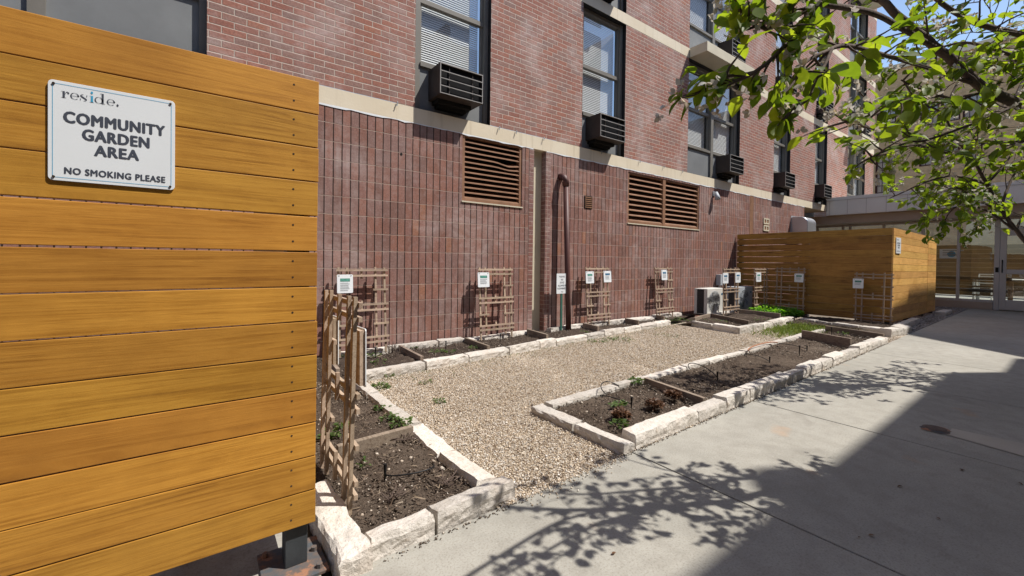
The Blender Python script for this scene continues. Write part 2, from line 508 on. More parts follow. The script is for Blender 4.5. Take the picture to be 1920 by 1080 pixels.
def leaf_mat(name, a, b, c3, tint=(1.9, 2.0, 0.6), tr=0.48):
    t = NT(name); at = t.n('ShaderNodeAttribute', attribute_name='rnd')
    k = t.ramp(at.outputs['Fac'], [(0.0, a), (0.6, b), (1.0, c3)])
    k = t.mix(t.ramp(t.noise(t.coord('Object'), 40, 2), [(0.4, 0.25), (0.6, 0.0)]), k, tuple(x*0.6 for x in a))
    p = t.n('ShaderNodeBsdfPrincipled'); t.l(k, p.inputs['Base Color']); p.inputs['Roughness'].default_value = 0.5
    p.inputs['Specular IOR Level'].default_value = 0.22
    tl = t.n('ShaderNodeBsdfTranslucent')
    t.l(t.mix(1.0, k, tint, 'MULTIPLY'), tl.inputs['Color'])
    mx = t.n('ShaderNodeMixShader'); mx.inputs[0].default_value = tr
    t.l(p.outputs[0], mx.inputs[1]); t.l(tl.outputs[0], mx.inputs[2]); t.l(mx.outputs[0], t.out.inputs['Surface'])
    return t.m


M['leaf'] = leaf_mat('tree_leaf', (0.075, 0.125, 0.02), (0.125, 0.185, 0.03), (0.22, 0.28, 0.05), (2.5, 2.4, 0.55), 0.52)
M['weed'] = leaf_mat('weed_leaf', (0.06, 0.105, 0.03), (0.10, 0.155, 0.045), (0.17, 0.22, 0.08), (1.4, 1.4, .6), 0.35)
M['grass'] = leaf_mat('grass_blade', (0.13, 0.19, 0.035), (0.19, 0.26, 0.06), (0.30, 0.33, 0.11), (1.2, 1.2, .6), 0.3)
M['litter'] = leaf_mat('plant_litter', (0.06, 0.042, 0.03), (0.14, 0.10, 0.072), (0.34, 0.27, 0.19), (1, 1, 1), 0.05)
M['lush'] = leaf_mat('lush_leaf', (0.09, 0.22, 0.03), (0.14, 0.31, 0.045), (0.22, 0.40, 0.06))
M['dryleaf'] = leaf_mat('dry_leaf', (0.075, 0.04, 0.025), (0.13, 0.068, 0.04), (0.21, 0.125, 0.075), (1.2, 1, .8), 0.2)
M['petal'] = leaf_mat('petal', (0.60, 0.55, 0.46), (0.74, 0.71, 0.67), (0.55, 0.42, 0.24), (1, 1, 1), 0.35)
M['bark'] = plain('bark', (0.11, 0.08, 0.065), 0.9, 0.35, 18, 0.8, fine=70)
M['bronze'] = plain('bronze_frame', (0.20, 0.188, 0.165), 0.45, 0.1, 4)
M['revealshade'] = plain('shaded_reveal', (0.022, 0.022, 0.023), 0.5, 0.2, 4)  # near-black colour paints in the shade on the window reveals
M['spandrel'] = plain('grey_spandrel', (0.20, 0.21, 0.215), 0.6, 0.14, 2.2, 0.05)
M['blind'] = plain('blind_slat', (0.80, 0.80, 0.79), 0.6, 0.05, 3)
M['room'] = plain('dim_room', (0.06, 0.06, 0.06), 0.9, 0.2, 1)
M['accase'] = plain('ac_casing', (0.055, 0.042, 0.037), 0.55, 0.25, 5)
M['acfin'] = plain('ac_fins', (0.018, 0.019, 0.022), 0.6, 0.3, 25)
M['acbar'] = plain('ac_bars', (0.30, 0.29, 0.28), 0.5, 0.15, 8)
M['louver'] = plain('louver_brown', (0.27, 0.145, 0.085), 0.55, 0.22, 5, 0.1)
M['black'] = plain('black', (0.012, 0.011, 0.010), 0.8, 0.3, 5)
M['pipe'] = plain('pipe_brown', (0.105, 0.048, 0.042), 0.5, 0.15, 6)
M['white'] = plain('sign_white', (0.78, 0.82, 0.85), 0.35, 0.03, 3)
M['ink'] = plain('sign_ink', (0.065, 0.075, 0.10), 0.5, 0.05, 5)
M['inkgrey'] = plain('sign_grey_text', (0.33, 0.36, 0.38), 0.5, 0.05, 5)
M['blue'] = plain('sign_blue', (0.06, 0.38, 0.62), 0.4, 0.05, 5)
M['teal'] = plain('sign_picture', (0.09, 0.27, 0.22), 0.5, 0.55, 40, fine=30)
M['navy'] = plain('sign_picture_blue', (0.06, 0.16, 0.27), 0.5, 0.55, 40, fine=30)
M['screw'] = plain('screw', (0.10, 0.075, 0.055), 0.4, 0.2, 9, metal=0.6)
M['steel'] = plain('post_steel', (0.045, 0.052, 0.058), 0.5, 0.3, 9, 0.2)


def rust_mat():
    t = NT('rusty_plate'); c = t.coord('Object'); n = t.noise(c, 11, 6, 0.65)
    k = t.ramp(n, [(0.40, (0.075, 0.085, 0.095)), (0.52, (0.13, 0.10, 0.085)), (0.60, (0.33, 0.16, 0.09)), (0.72, (0.10, 0.10, 0.10))])
    return t.bsdf(k, 0.8, t.bump(n, 0.4, 0.005))


M['rust'] = rust_mat()
M['green'] = plain('sign_post_green', (0.04, 0.13, 0.10), 0.5, 0.1, 6)
M['hose'] = plain('black_hose', (0.012, 0.012, 0.013), 0.45, 0.2, 9)
M['orange_hose'] = plain('copper_hose', (0.38, 0.17, 0.09), 0.5, 0.15, 9)
M['beige'] = plain('beige_paint', (0.60, 0.55, 0.42), 0.7, 0.08, 2.5)
M['fascia'] = plain('fascia_metal', (0.74, 0.765, 0.745), 0.45, 0.05, 1.3)
M['soffit'] = plain('soffit_paint', (0.38, 0.32, 0.265), 0.7, 0.08, 2)
M['alu'] = plain('aluminium_frame', (0.44, 0.43, 0.43), 0.4, 0.06, 3, metal=0.2)
M['greywall'] = plain('grey_render', (0.34, 0.36, 0.37), 0.8, 0.08, 2)
M['acwhite'] = plain('condenser_white', (0.66, 0.655, 0.62), 0.45, 0.06, 4)
M['acgrey'] = plain('condenser_grey', (0.40, 0.43, 0.46), 0.5, 0.06, 4)
M['coil'] = plain('condenser_coil', (0.035, 0.037, 0.04), 0.6, 0.3, 30)
M['galv'] = plain('galvanised', (0.55, 0.57, 0.60), 0.32, 0.08, 5, metal=0.7)
M['redbrown'] = plain('maroon_frame', (0.075, 0.028, 0.024), 0.5, 0.15, 3)
M['creampane'] = plain('cream_blind', (0.62, 0.60, 0.52), 0.8, 0.06, 1)
M['table'] = plain('patio_dark', (0.05, 0.045, 0.042), 0.5, 0.2, 4)
M['chairw'] = plain('patio_white', (0.62, 0.60, 0.56), 0.5, 0.08, 4)
M['wicker'] = plain('patio_wood', (0.33, 0.19, 0.09), 0.6, 0.15, 6)
M['iron'] = plain('cast_iron', (0.10, 0.065, 0.05), 0.7, 0.3, 20, 0.3)
M['ground'] = plain('ground', (0.20, 0.17, 0.135), 0.95, 0.25, 2, 0.3)

# ------------------------------------------------------------------ ground, walk, beds


def yw(x):                                   # edge of the walk
    return 1.605+0.019*(x-1.2)


def gf(x):                                   # outer face of the wall bed's front stones
    return 3.99+0.1*(x-1.17)


tag(MB().poly([(-120, -120, -0.06), (160, -120, -0.06), (160, 160, -0.06), (-120, 160, -0.06)]).build('ground', M['ground']), kind='structure')
mb = MB()
joints = [-6.2, -4.5, -2.86, -1.2, 0.45, 2.11, 3.74, 5.42, 7.1, 8.78, 10.4, 12.1, 13.7, 15.3, 16.9]
for a, b in zip(joints[:-1], joints[1:]):
    for (y0a, y0b, y1a, y1b) in ((None, None, -2.98, -2.98),):
        a2, b2 = a+0.005, b-0.005
        ya = yw(a2) if a2 > 0.3 else 1.605; yb = yw(b2) if b2 > 0.3 else 1.605
        n = len(mb.v)
        mb.prism([(a2, -2.98, 0.0), (b2, -2.98, 0.0), (b2, yb, 0.0), (a2, ya, 0.0)], (0, 0, -0.055))
wk = mb.build('walkway', M['concrete'], bevel=0.004); tag(wk, kind='structure')
# pad behind the near screen
tag(MB().box((-2.4, 1.62, -0.055), (0.36, 4.7, -0.004)).build('pavement', M['concrete']), kind='structure')
pp = [atz(1785, 803, 0.004), atz(1776, 815, 0.004), atz(1925, 857, 0.004), atz(1925, 833, 0.004)]
tag(MB().poly(pp).build('pavement', M['concrete_patch']), kind='structure')


def grid_sheet(name, x0, x1, f0, f1, z, m, amp, step, seed=0, kind='structure', mound=0.0):
    nx = max(2, int((x1-x0)/step)); ny = max(2, int((f1((x0+x1)/2)-f0((x0+x1)/2))/step))
    u = np.linspace(0, 1, nx+1); w = np.linspace(0, 1, ny+1)
    X = x0+(x1-x0)*u[:, None]+0*w[None, :]
    lo = np.array([f0(x0+(x1-x0)*t) for t in u]); hi = np.array([f1(x0+(x1-x0)*t) for t in u])
    Y = lo[:, None]+(hi-lo)[:, None]*w[None, :]
    r = np.random.default_rng(seed)
    Z = np.full_like(X, z)
    for k, A in ((2.5, 0.45), (6, 0.3), (14, 0.2), (31, 0.14)):
        for _ in range(3):
            th = r.uniform(0, 2*np.pi); ph = r.uniform(0, 6.28)
            Z += amp*A*np.sin(k*(X*np.cos(th)+Y*np.sin(th))*r.uniform(.8, 1.25)+ph)
    Z += amp*0.5*r.normal(size=X.shape)*0.5
    Z += mound*np.sin(np.pi*w)[None, :]*np.sin(np.pi*u)[:, None]
    V = np.stack([X, Y, Z], -1).reshape(-1, 3)
    I = np.arange((nx+1)*(ny+1)).reshape(nx+1, ny+1)
    F = np.stack([I[:-1, :-1], I[1:, :-1], I[1:, 1:], I[:-1, 1:]], -1).reshape(-1, 4)
    o = np_mesh(name, V, F, m, smooth=True)
    tag(o, kind=kind)
    return o, (X, Y, Z)


OCT = np.array([[1, 0, 0], [-1, 0, 0], [0, 1, 0], [0, -1, 0], [0, 0, 1], [0, 0, -1]], float)
OCTF = np.array([[0, 2, 4], [2, 1, 4], [1, 3, 4], [3, 0, 4], [2, 0, 5], [1, 2, 5], [3, 1, 5], [0, 3, 5]])


def lumps(name, P, S, m, rng, flat=0.65, jit=0.25):
    """many small irregular stones as one mesh"""
    n = len(P); a = rng.uniform(0, 2*np.pi, n)
    L = OCT[None]*(1+rng.uniform(-jit, jit, (n, 6, 1)))
    L = L*np.stack([S*rng.uniform(.8, 1.35, n), S*rng.uniform(.7, 1.1, n), S*flat*rng.uniform(.8, 1.2, n)], -1)[:, None, :]
    tl = rng.uniform(-.5, .5, n)
    x = L[..., 0]; y = L[..., 1]; z = L[..., 2]
    x, z = x*np.cos(tl)[:, None]-z*np.sin(tl)[:, None], x*np.sin(tl)[:, None]+z*np.cos(tl)[:, None]
    x, y = x*np.cos(a)[:, None]-y*np.sin(a)[:, None], x*np.sin(a)[:, None]+y*np.cos(a)[:, None]
    V = (np.stack([x, y, z], -1)+P[:, None, :]).reshape(-1, 3)
    F = (OCTF[None]+6*np.arange(n)[:, None, None]).reshape(-1, 3)
    return np_mesh(name, V, F, m, smooth=True, attr=np.repeat(rng.uniform(0, 1, n), 6))


# gravel court
o, _ = grid_sheet('gravel_ground', 1.12, 9.5, yw, gf, -0.006, M['gravel'], 0.004, 0.06, 3)
n = 190000
xs = 1.14+(RNG.uniform(0, 1, n)**1.7)*8.0
u = RNG.uniform(0, 1, n)
ys = np.array([yw(x) for x in xs])-0.01+u*(np.array([gf(x) for x in xs])-np.array([yw(x) for x in xs]))
keep = ~((xs > 2.1) & (xs < 8.3) & (ys > 1.72) & (ys < 2.42)) & ~((xs > 7.1) & (ys > 3.4)) & ~((xs > 9.0) & (ys < 3.4))
xs, ys = xs[keep], ys[keep]
sz = RNG.uniform(0.0025, 0.0061, len(xs))*np.where(RNG.uniform(0, 1, len(xs)) > .97, 1.7, 1)*(1+0.12*np.maximum(xs-2, 0)/2)
tag(lumps('gravel', np.stack([xs, ys, RNG.uniform(-0.003, 0.004, len(xs))], -1), sz, M['pebble'], RNG),
    'tan pea gravel covering the court between the beds', 'gravel', kind='stuff')
n = 260
gx = RNG.uniform(1.26, 2.02, n); gy = yw(1.6)-np.abs(RNG.normal(0, .035, n))
tag(lumps('gravel', np.stack([gx, gy, np.full(n, .004)], -1), RNG.uniform(0.003, 0.006, n), M['pebble'], RNG), 'stray pea gravel kicked onto the edge of the walk', 'gravel', kind='stuff')
# grey gravel strip past the far screen
grid_sheet('gravel_ground', 9.45, 16.9, lambda x: yw(x), lambda x: 2.9, -0.006, M['dirt'], 0.006, 0.1, 4)
n = 9000
gx = RNG.uniform(9.5, 16.8, n); gy = RNG.uniform(1.72, 2.6, n)
gy = np.maximum(gy, np.array([yw(x)+0.01 for x in gx]))
tag(lumps('gravel', np.stack([gx, gy, RNG.uniform(-0.002, 0.008, n)], -1), RNG.uniform(0.01, 0.02, n), M['greypeb'], RNG),
    'grey crushed gravel beside the walk past the far timber screen', 'gravel', kind='stuff')

# soil of the beds
beds = [
    ('near', 0.45, 1.12, lambda x: 1.66, lambda x: 4.05, 0.038, M['soil_dry'], 0.013),
    ('wall', 0.42, 8.6, lambda x: (4.0 if x < 1.2 else gf(x)+0.09), lambda x: 4.99, 0.055, M['soil'], 0.018),
    ('centre', 2.1, 8.4, lambda x: yw(x)+0.09, lambda x: 2.42+0.03*(x-2), 0.03, M['soil_dry'], 0.014),
    ('corner', 7.15, 10.25, lambda x: 3.42, lambda x: 4.5, 0.07, M['soil'], 0.018),
    ('screen', 9.0, 10.25, lambda x: 1.84, lambda x: 3.4, 0.06, M['soil'], 0.015),
]
bedgrids = {}
for i, (nm, x0, x1, f0, f1, z, m, amp) in enumerate(beds):
    o, g = grid_sheet('soil', x0, x1, f0, f1, z, m, amp, 0.025 if nm in ('near', 'centre') else 0.04, 20+i, mound=0.015)
    bedgrids[nm] = (x0, x1, f0, f1, z)
P = []; S = []
for nm, k in (('near', 5200), ('wall', 8000), ('centre', 9000), ('corner', 2500), ('screen', 1200)):
    x0, x1, f0, f1, z = bedgrids[nm]
    x = RNG.uniform(x0+.02, x1-.02, k); u = RNG.uniform(0.02, .98, k)
    lo = np.array([f0(t) for t in x]); hi = np.array([f1(t) for t in x])
    P.append(np.stack([x, lo+u*(hi-lo), z+RNG.uniform(0.0, 0.02, k)], -1))
    S.append(RNG.uniform(0.0025, 0.008, k)*np.where(RNG.uniform(0, 1, k) > .96, 2.2, 1))
n = 1500
x = np.concatenate([RNG.uniform(.55, 1.25, 130), RNG.uniform(2.0, 8.2, 1370)])
P.append(np.stack([x, np.array([yw(t) for t in x])-np.where(x < 1.3, .012, .0)-np.abs(RNG.normal(0, .012, n)), RNG.uniform(0.0, 0.006, n)], -1)); S.append(RNG.uniform(0.002, 0.006, n))
tag(lumps('soil_clods', np.concatenate(P), np.concatenate(S), M['clod'], RNG), 'crumbs of soil, mulch and small stones in the garden beds', 'soil', kind='stuff')

# ------------------------------------------------------------------ kerb stones


def make_stone(p, q, side, width, h, z0=-0.03, seed=0, rough=0.008):
    """rough block: p->q is the outer top edge on the ground plan, side = unit vector to the inner side"""
    r = np.random.default_rng(seed)
    p = Vector((p[0], p[1], 0)); q = Vector((q[0], q[1], 0)); d = (q-p).normalized()
    p = p+d*r.uniform(.003, .009); q = q-d*r.uniform(.003, .009); L = (q-p).length; s = Vector((side[0], side[1], 0)).normalized()
    nx = max(4, int(L/0.035)); ny = 5; nz = 5
    V = {}; verts = []; faces = []

    ph = r.uniform(0, 6.28, 12); fq = r.uniform(9, 30, 12)
    tilt = r.normal(0, 0.006); tilt2 = r.normal(0, 0.008)

    def wv(q, u, w):
        return (math.sin(fq[q]*u+ph[q])+0.6*math.sin(2.3*fq[q+1]*w+ph[q+1]+2*u)+0.5*math.sin(1.7*fq[q+2]*(u+w)+ph[q+2]))/2.1

    def vid(i, j, k):
        key = (i, j, k)
        if key in V: return V[key]
        a = i/nx; b = j/ny; c = k/nz
        e = 0.008
        x = a*L; y = b*width; z = z0+c*(h-z0)
        if k == nz:
            if i in (0, nx): x += e*0.6*(1 if i == 0 else -1)
            if j in (0, ny): y += e*(1.0 if j == 0 else -0.8)
            z += tilt*(a-.5)+tilt2*(b-.5)*width/.1+0.22*rough*wv(0, x, y*3)+0.10*rough*r.normal()
            if i in (0, nx) or j in (0, ny): z -= abs(r.normal())*rough*0.35
        if j == 0: y += rough*(1.0*wv(3, x, z*2)+0.45*r.normal())
        elif j == ny: y += rough*(0.8*wv(6, x, z*2)+0.35*r.normal())
        if i == 0: x = max(0.002, x+abs(rough*0.6*(wv(8, y, z)+.4*r.normal())))
        elif i == nx: x = min(L-0.002, x-abs(rough*0.6*(wv(9, y, z)+.4*r.normal())))
        pt = p+d*x+s*y
        verts.append((pt.x, pt.y, z)); V[key] = len(verts)-1
        return V[key]
    for i in range(nx):
        for j in range(ny):
            faces.append((vid(i, j, nz), vid(i+1, j, nz), vid(i+1, j+1, nz), vid(i, j+1, nz)))
    for i in range(nx):
        for k in range(nz):
            faces.append((vid(i, 0, k), vid(i+1, 0, k), vid(i+1, 0, k+1), vid(i, 0, k+1)))
            faces.append((vid(i+1, ny, k), vid(i, ny, k), vid(i, ny, k+1), vid(i+1, ny, k+1)))
    for j in range(ny):
        for k in range(nz):
            faces.append((vid(0, j+1, k), vid(0, j, k), vid(0, j, k+1), vid(0, j+1, k+1)))
            faces.append((vid(nx, j, k), vid(nx, j+1, k), vid(nx, j+1, k+1), vid(nx, j, k+1)))
    me = bpy.data.meshes.new('kerb_stone'); me.from_pydata(verts, [], faces); me.materials.append(M['stone'])
    me.update()
    o = bpy.data.objects.new('kerb_stone', me); COL.objects.link(o)
    return o


ORD = ['first', 'second', 'third', 'fourth', 'fifth', 'sixth', 'seventh', 'eighth', 'ninth', 'tenth', 'eleventh', 'twelfth', 'thirteenth', 'fourteenth', 'fifteenth']
sid = 100


def stone_run(pts, side, width, h, where, start, group, rough=0.008, hv=0.017):
    global sid
    N = len(pts)-1
    for i in range(N):
        sid += 1
        r = random.Random(sid)
        o = make_stone(pts[i], pts[i+1], side, width+r.uniform(-.012, .012), h+r.uniform(-hv, hv), seed=sid, rough=rough)
        which = ORD[i] if N > 1 else 'single'
        tag(o, f'{which} stone from {start}, {where}' if N > 1 else f'pale limestone block {where}', 'kerb stone', group)


def xs_run(xs, f): return [(x, f(x)) for x in xs]


stone_run([(0.405, 1.535), (0.385, 2.16)], (1, 0.03), 0.115, 0.085, 'big and weathered, jutting out beside the near screen post', '', 'stones around the near bed', 0.007, 0)
stone_run([(0.522, 1.597), (0.805, 1.603), (1.24, 1.628)], (0, 1), 0.098, 0.076, 'fronting the near bed along the walk', 'the timber panel', 'stones around the near bed', 0.0048, 0.004)
stone_run([(1.205, 1.73), (1.185, 2.12), (1.2, 2.6), (1.18, 2.98), (1.185, 3.4), (1.175, 3.97)], (-1, 0), 0.11, 0.07, 'between the near bed and the gravel', 'the walk', 'stones around the near bed', 0.005, 0.008)
stone_run(xs_run([1.17, 1.9, 2.45, 3.06, 3.59, 3.91, 4.58, 5.0, 5.54, 6.04, 6.54, 7.06], gf), (0, 1), 0.12, 0.085, 'fronting the wall bed on the gravel side', 'the near bed', 'stones along the wall bed', 0.006)
stone_run([(x, 4.87) for x in (1.2, 1.8, 2.45, 2.83, 3.45, 4.02)], (0, 1), 0.10, 0.115, 'low at the wall foot before the recess', 'the near bed', 'low stones at the foot of the wall', 0.007)
stone_run([(x, 4.87) for x in (4.34, 4.66, 5.3, 6.1, 7.0, 7.9)], (0, 1), 0.10, 0.125, 'low at the wall foot past the pipe', 'the recess', 'low stones at the foot of the wall', 0.007)
stone_run([(7.2, 4.26), (7.1, 3.82), (7.07, 3.35)], (1, 0), 0.13, 0.10, 'on the near end of the condenser bed', 'the wall', 'stones around the condenser bed', 0.006)
stone_run([(7.07, 3.34), (7.56, 3.34), (7.93, 3.345), (8.3, 3.34), (8.77, 3.37), (9.2, 3.41), (9.55, 3.44)], (0, 1), 0.13, 0.105, 'on the gravel side of the condenser bed', 'its near corner', 'stones around the condenser bed', 0.006)
stone_run([(8.15, 4.44), (8.6, 4.46), (9.25, 4.47)], (0, 1), 0.14, 0.14, 'behind the condenser bed', 'the white condenser', 'stones around the condenser bed')
stone_run([(9.54, 3.36), (9.38, 3.05), (9.2, 2.73), (9.03, 2.3), (8.95, 1.97)], (1, -0.3), 0.12, 0.105, 'fronting the bed under the far screen', 'the lush plant', 'stones of the far screen bed', 0.006)
stone_run([tuple(atz(1671, 632.5, 0))[:2], tuple(atz(1694, 629, 0))[:2], tuple(atz(1709, 624, 0))[:2]], (0.05, 1), 0.16, 0.125, 'at the walk corner of the far screen bed', 'the gravel', 'stones of the far screen bed', 0.005, 0.004)
stone_run([(2.035, 1.61), (2.02, 2.03), (2.02, 2.49)], (1, 0.02), 0.115, 0.055, 'across the near end of the centre bed', 'the walk', 'stones around the centre bed', 0.006, 0.004)
stone_run(xs_run([2.155, 2.9, 3.31, 3.72, 4.19, 4.62, 4.98, 5.43, 5.79, 6.27, 6.82, 7.39, 7.86, 8.24], lambda x: yw(x)+0.004), (0, 1), 0.115, 0.085, 'on the walk side of the centre bed', 'its near corner', 'stones around the centre bed', 0.0045, 0.014)
stone_run(xs_run([2.14, 2.95, 3.39, 3.68, 4.08, 4.55, 4.97, 5.46, 6.09, 6.77, 7.18, 7.75, 8.5], lambda x: 2.475+0.035*(x-2.1)), (0, -1), 0.105, 0.065, 'on the gravel side of the centre bed', 'its near corner', 'stones around the centre bed', 0.0045, 0.008)
stone_run([(9.9, 1.93), (11.6, 1.97)], (0, 1), 0.12, 0.10, 'long, in the shade along the foot of the far screen', '', None, 0.006, 0)
stone_run([(13.6, 1.9), (14.6, 1.92)], (0, 1), 0.16, 0.10, 'short, in the shade just past the far end of the far screen', '', None, 0.006, 0)

# ------------------------------------------------------------------ timber dividers


def divider(p, q, label, top=0.125, h=0.13, t=0.036):
    p = Vector((*p, top-h/2)); q = Vector((*q, top-h/2))
    o = MB().bar(p, q, t, h).build('timber_divider', M['timber'], bevel=0.003)
    tag(o, label, 'divider', 'timber dividers across the beds')


a = atz(665, 823, 0.12); b = atz(767, 800, 0.12)
divider((a.x-0.1, a.y-.02), (1.07, b.y+.02), 'weathered timber board across the near bed under the lattice', 0.115, 0.09)
divider((1.09, 4.8), (1.04, 4.12), 'timber board at the corner where near bed meets wall bed')
divider((1.93, 4.86), (1.9, gf(1.9)+.1), 'timber board right of the nearest wall trellis in the wall bed')
divider((2.83, 4.86), (2.8, gf(2.8)+.1), 'timber board just left of the trellis below the small louver')
divider((3.88, 4.86), (3.82, gf(3.8)+.1), 'timber board in front of the drain recess in the wall bed', 0.15)
divider((5.04, 4.86), (4.97, gf(5)+.1), 'timber board between the brown pipe and the double-signed trellis', 0.15)
divider((6.1, 4.86), (6.07, gf(6)+.08), 'timber board between the two middle wall trellises', 0.15)
divider((7.02, 4.86), (6.96, gf(7)+.08), 'timber board at the foot of the trellis left of the condensers', 0.15)
divider((7.3, 4.26), (8.12, 4.42), 'timber board along the back of the condenser bed', 0.15)
divider((8.16, 4.40), (7.74, 3.5), 'nearer of two timber boards crossing the condenser bed', 0.15)
divider((9.2, 4.4), (9.17, 3.56), 'timber board on the near side of the lush green plant', 0.18, 0.16)
divider((3.31, 2.40), (3.2, 1.77), 'timber board across the centre bed near its front end', 0.09)
divider((7.3, 2.53), (7.05, 1.87), 'thick grey timber board across the centre bed near its far end', 0.16, 0.17)
divider((8.5, 2.6), (8.27, 1.80), 'thin timber board closing the far end of the centre bed', 0.12)

# ------------------------------------------------------------------ brick apartment building
BW = 5.0                                     # plane of the brick face
BAND = [(2.845, 3.04), (5.42, 5.615), (7.995, 8.19), (10.57, 10.765)]
bld = empty('apartment_building', (8, 5, 0), 'long red brick apartment building with cream bands and bronze windows', 'building')
BO = (8, 5, 0)


def wall_holes(x0, x1, z0, z1, holes, Y, depth):
    m = MB(); rvs = []; xs = sorted({x0, x1, *[h[0] for h in holes], *[h[1] for h in holes]}); zs = sorted({z0, z1, *[h[2] for h in holes], *[h[3] for h in holes]})
    for i in range(len(xs)-1):
        for k in range(len(zs)-1):
            cx = (xs[i]+xs[i+1])/2; cz = (zs[k]+zs[k+1])/2
            if any(h[0] < cx < h[1] and h[2] < cz < h[3] for h in holes): continue
            m.poly([(xs[i], Y, zs[k]), (xs[i+1], Y, zs[k]), (xs[i+1], Y, zs[k+1]), (xs[i], Y, zs[k+1])])
    for a, b, c, d in holes:
        rv = MB(); rvs.append(rv)
        rv.poly([(a, Y, c), (a, Y, d), (a, Y+depth, d), (a, Y+depth, c)])
        rv.poly([(b, Y, d), (b, Y, c), (b, Y+depth, c), (b, Y+depth, d)])
        rv.poly([(a, Y, c), (a, Y+depth, c), (b, Y+depth, c), (b, Y, c)])
        rv.poly([(a, Y, d), (b, Y, d), (b, Y+depth, d), (a, Y+depth, d)])
    return m, rvs


WCOL = [(-2.15, 0.05), (2.15, 3.27), (5.08, 6.17), (8.2, 10.42), (12.28, 13.33), (15.14, 16.12), (18.07, 20.0)]
DOUBLE = {0, 3, 6}
holes = []
for f in range(3):
    za, zb = BAND[f][1], BAND[f+1][0]
    for c, (a, b) in enumerate(WCOL):
        holes.append((a, b, za, zb))
w, rv = wall_holes(-8, 21.05, 3.04, 13.4, holes, BW, 0.26)
w.poly([(21.05, 5, 3.04), (21.05, 12, 3.04), (21.05, 12, 13.4), (21.05, 5, 13.4)])
w.build('wall', M['brick'], bld, BO)
for q in rv: q.build('window_reveal', M['revealshade'], bld, BO)
MB().box((-8, 5.02, 13.401), (21.05, 12, 13.5)).build('roof', M['band'], bld, BO)
for z0, z1 in BAND:
    q = MB()
    if z0 < 3: q.box((-8, 4.9965, z0), (14.39, 5.3, z1-0.004)); q.box((14.39, 4.9965, z0), (16.2, 5.6, z1-0.004))
    else:
        q.box((-8, 4.9965, z0+0.001), (21.06, 5.28, z1-0.001))
    q.build('belt_course', M['band'], bld, BO)
# lower wall
LOUV = [(2.835, 3.85, 1.95, 2.843), (6.29, 8.69, 1.87, 2.80)]
w, rv = wall_holes(-8, 4.07, -0.05, 2.843, [LOUV[0]], BW, 0.16)
w2, rv2 = wall_holes(4.31, 14.39, -0.05, 2.843, [LOUV[1]], BW, 0.16)
w.v += []; n = len(w.v); w.v += w2.v; w.f += [tuple(i+n for i in f) for f in w2.f]
w.build('lower_wall', M['tile'], bld, BO)
for q in rv+rv2: q.build('louver_reveal', M['tile_edge'], bld, BO)
MB().poly([(14.39, 5, -0.05), (14.39, 5.9, -0.05), (14.39, 5.9, 2.843), (14.39, 5, 2.843)]).build('wall_end', M['tile_return'], bld, BO)
# piers of header bricks either side of the drain recess
MB().box((3.98, 4.996, -0.05), (4.07, 5.0+0.2, 2.842)).build('brick_pier', M['tile_edge'], bld, BO)
MB().box((4.31, 4.996, -0.05), (4.41, 5.0+0.2, 2.842)).build('brick_pier', M['tile_edge'], bld, BO)
MB().poly([(4.308, 4.999, -0.05), (4.308, 5.2, -0.05), (4.308, 5.2, 2.842), (4.308, 4.999, 2.842)]).build('brick_pier_side', M['tile_return'], bld, BO)
MB().box((4.06, 5.105, -0.05), (4.32, 5.2, 2.842)).build('recess_panel', M['beige'], bld, BO)
MB().box((10.99, 4.994, -0.05), (11.17, 5.06, 2.842)).build('expansion_strip', M['louver'], bld, BO)
# ground floor past the brick: recessed grey wall with a ribbon window
w, rv = wall_holes(14.39, 17.0, 0, 2.99, [(14.45, 16.9, 0.6, 2.12)], 5.62, 0.1)
w.build('recessed_wall', M['greywall'], bld, BO); rv[0].build('ribbon_reveal', M['alu'], bld, BO)
fr = MB()
for x in (14.45, 14.6, 15.6, 15.75, 16.75): fr.box((x, 5.60, 0.6), (x+0.05, 5.66, 2.12))
fr.box((14.45, 5.595, 2.06), (16.9, 5.665, 2.12))
fo = fr.build('ribbon_window', M['alu'], bld, BO)
MB().poly([(14.45, 5.64, 0.6), (16.9, 5.64, 0.6), (16.9, 5.64, 2.12), (14.45, 5.64, 2.12)]).build('pane', M['shopglass'], fo, BO)
MB().box((14.4, 5.9, 0.3), (16.95, 6.0, 2.4)).build('room_back', M['room'], bld, BO)


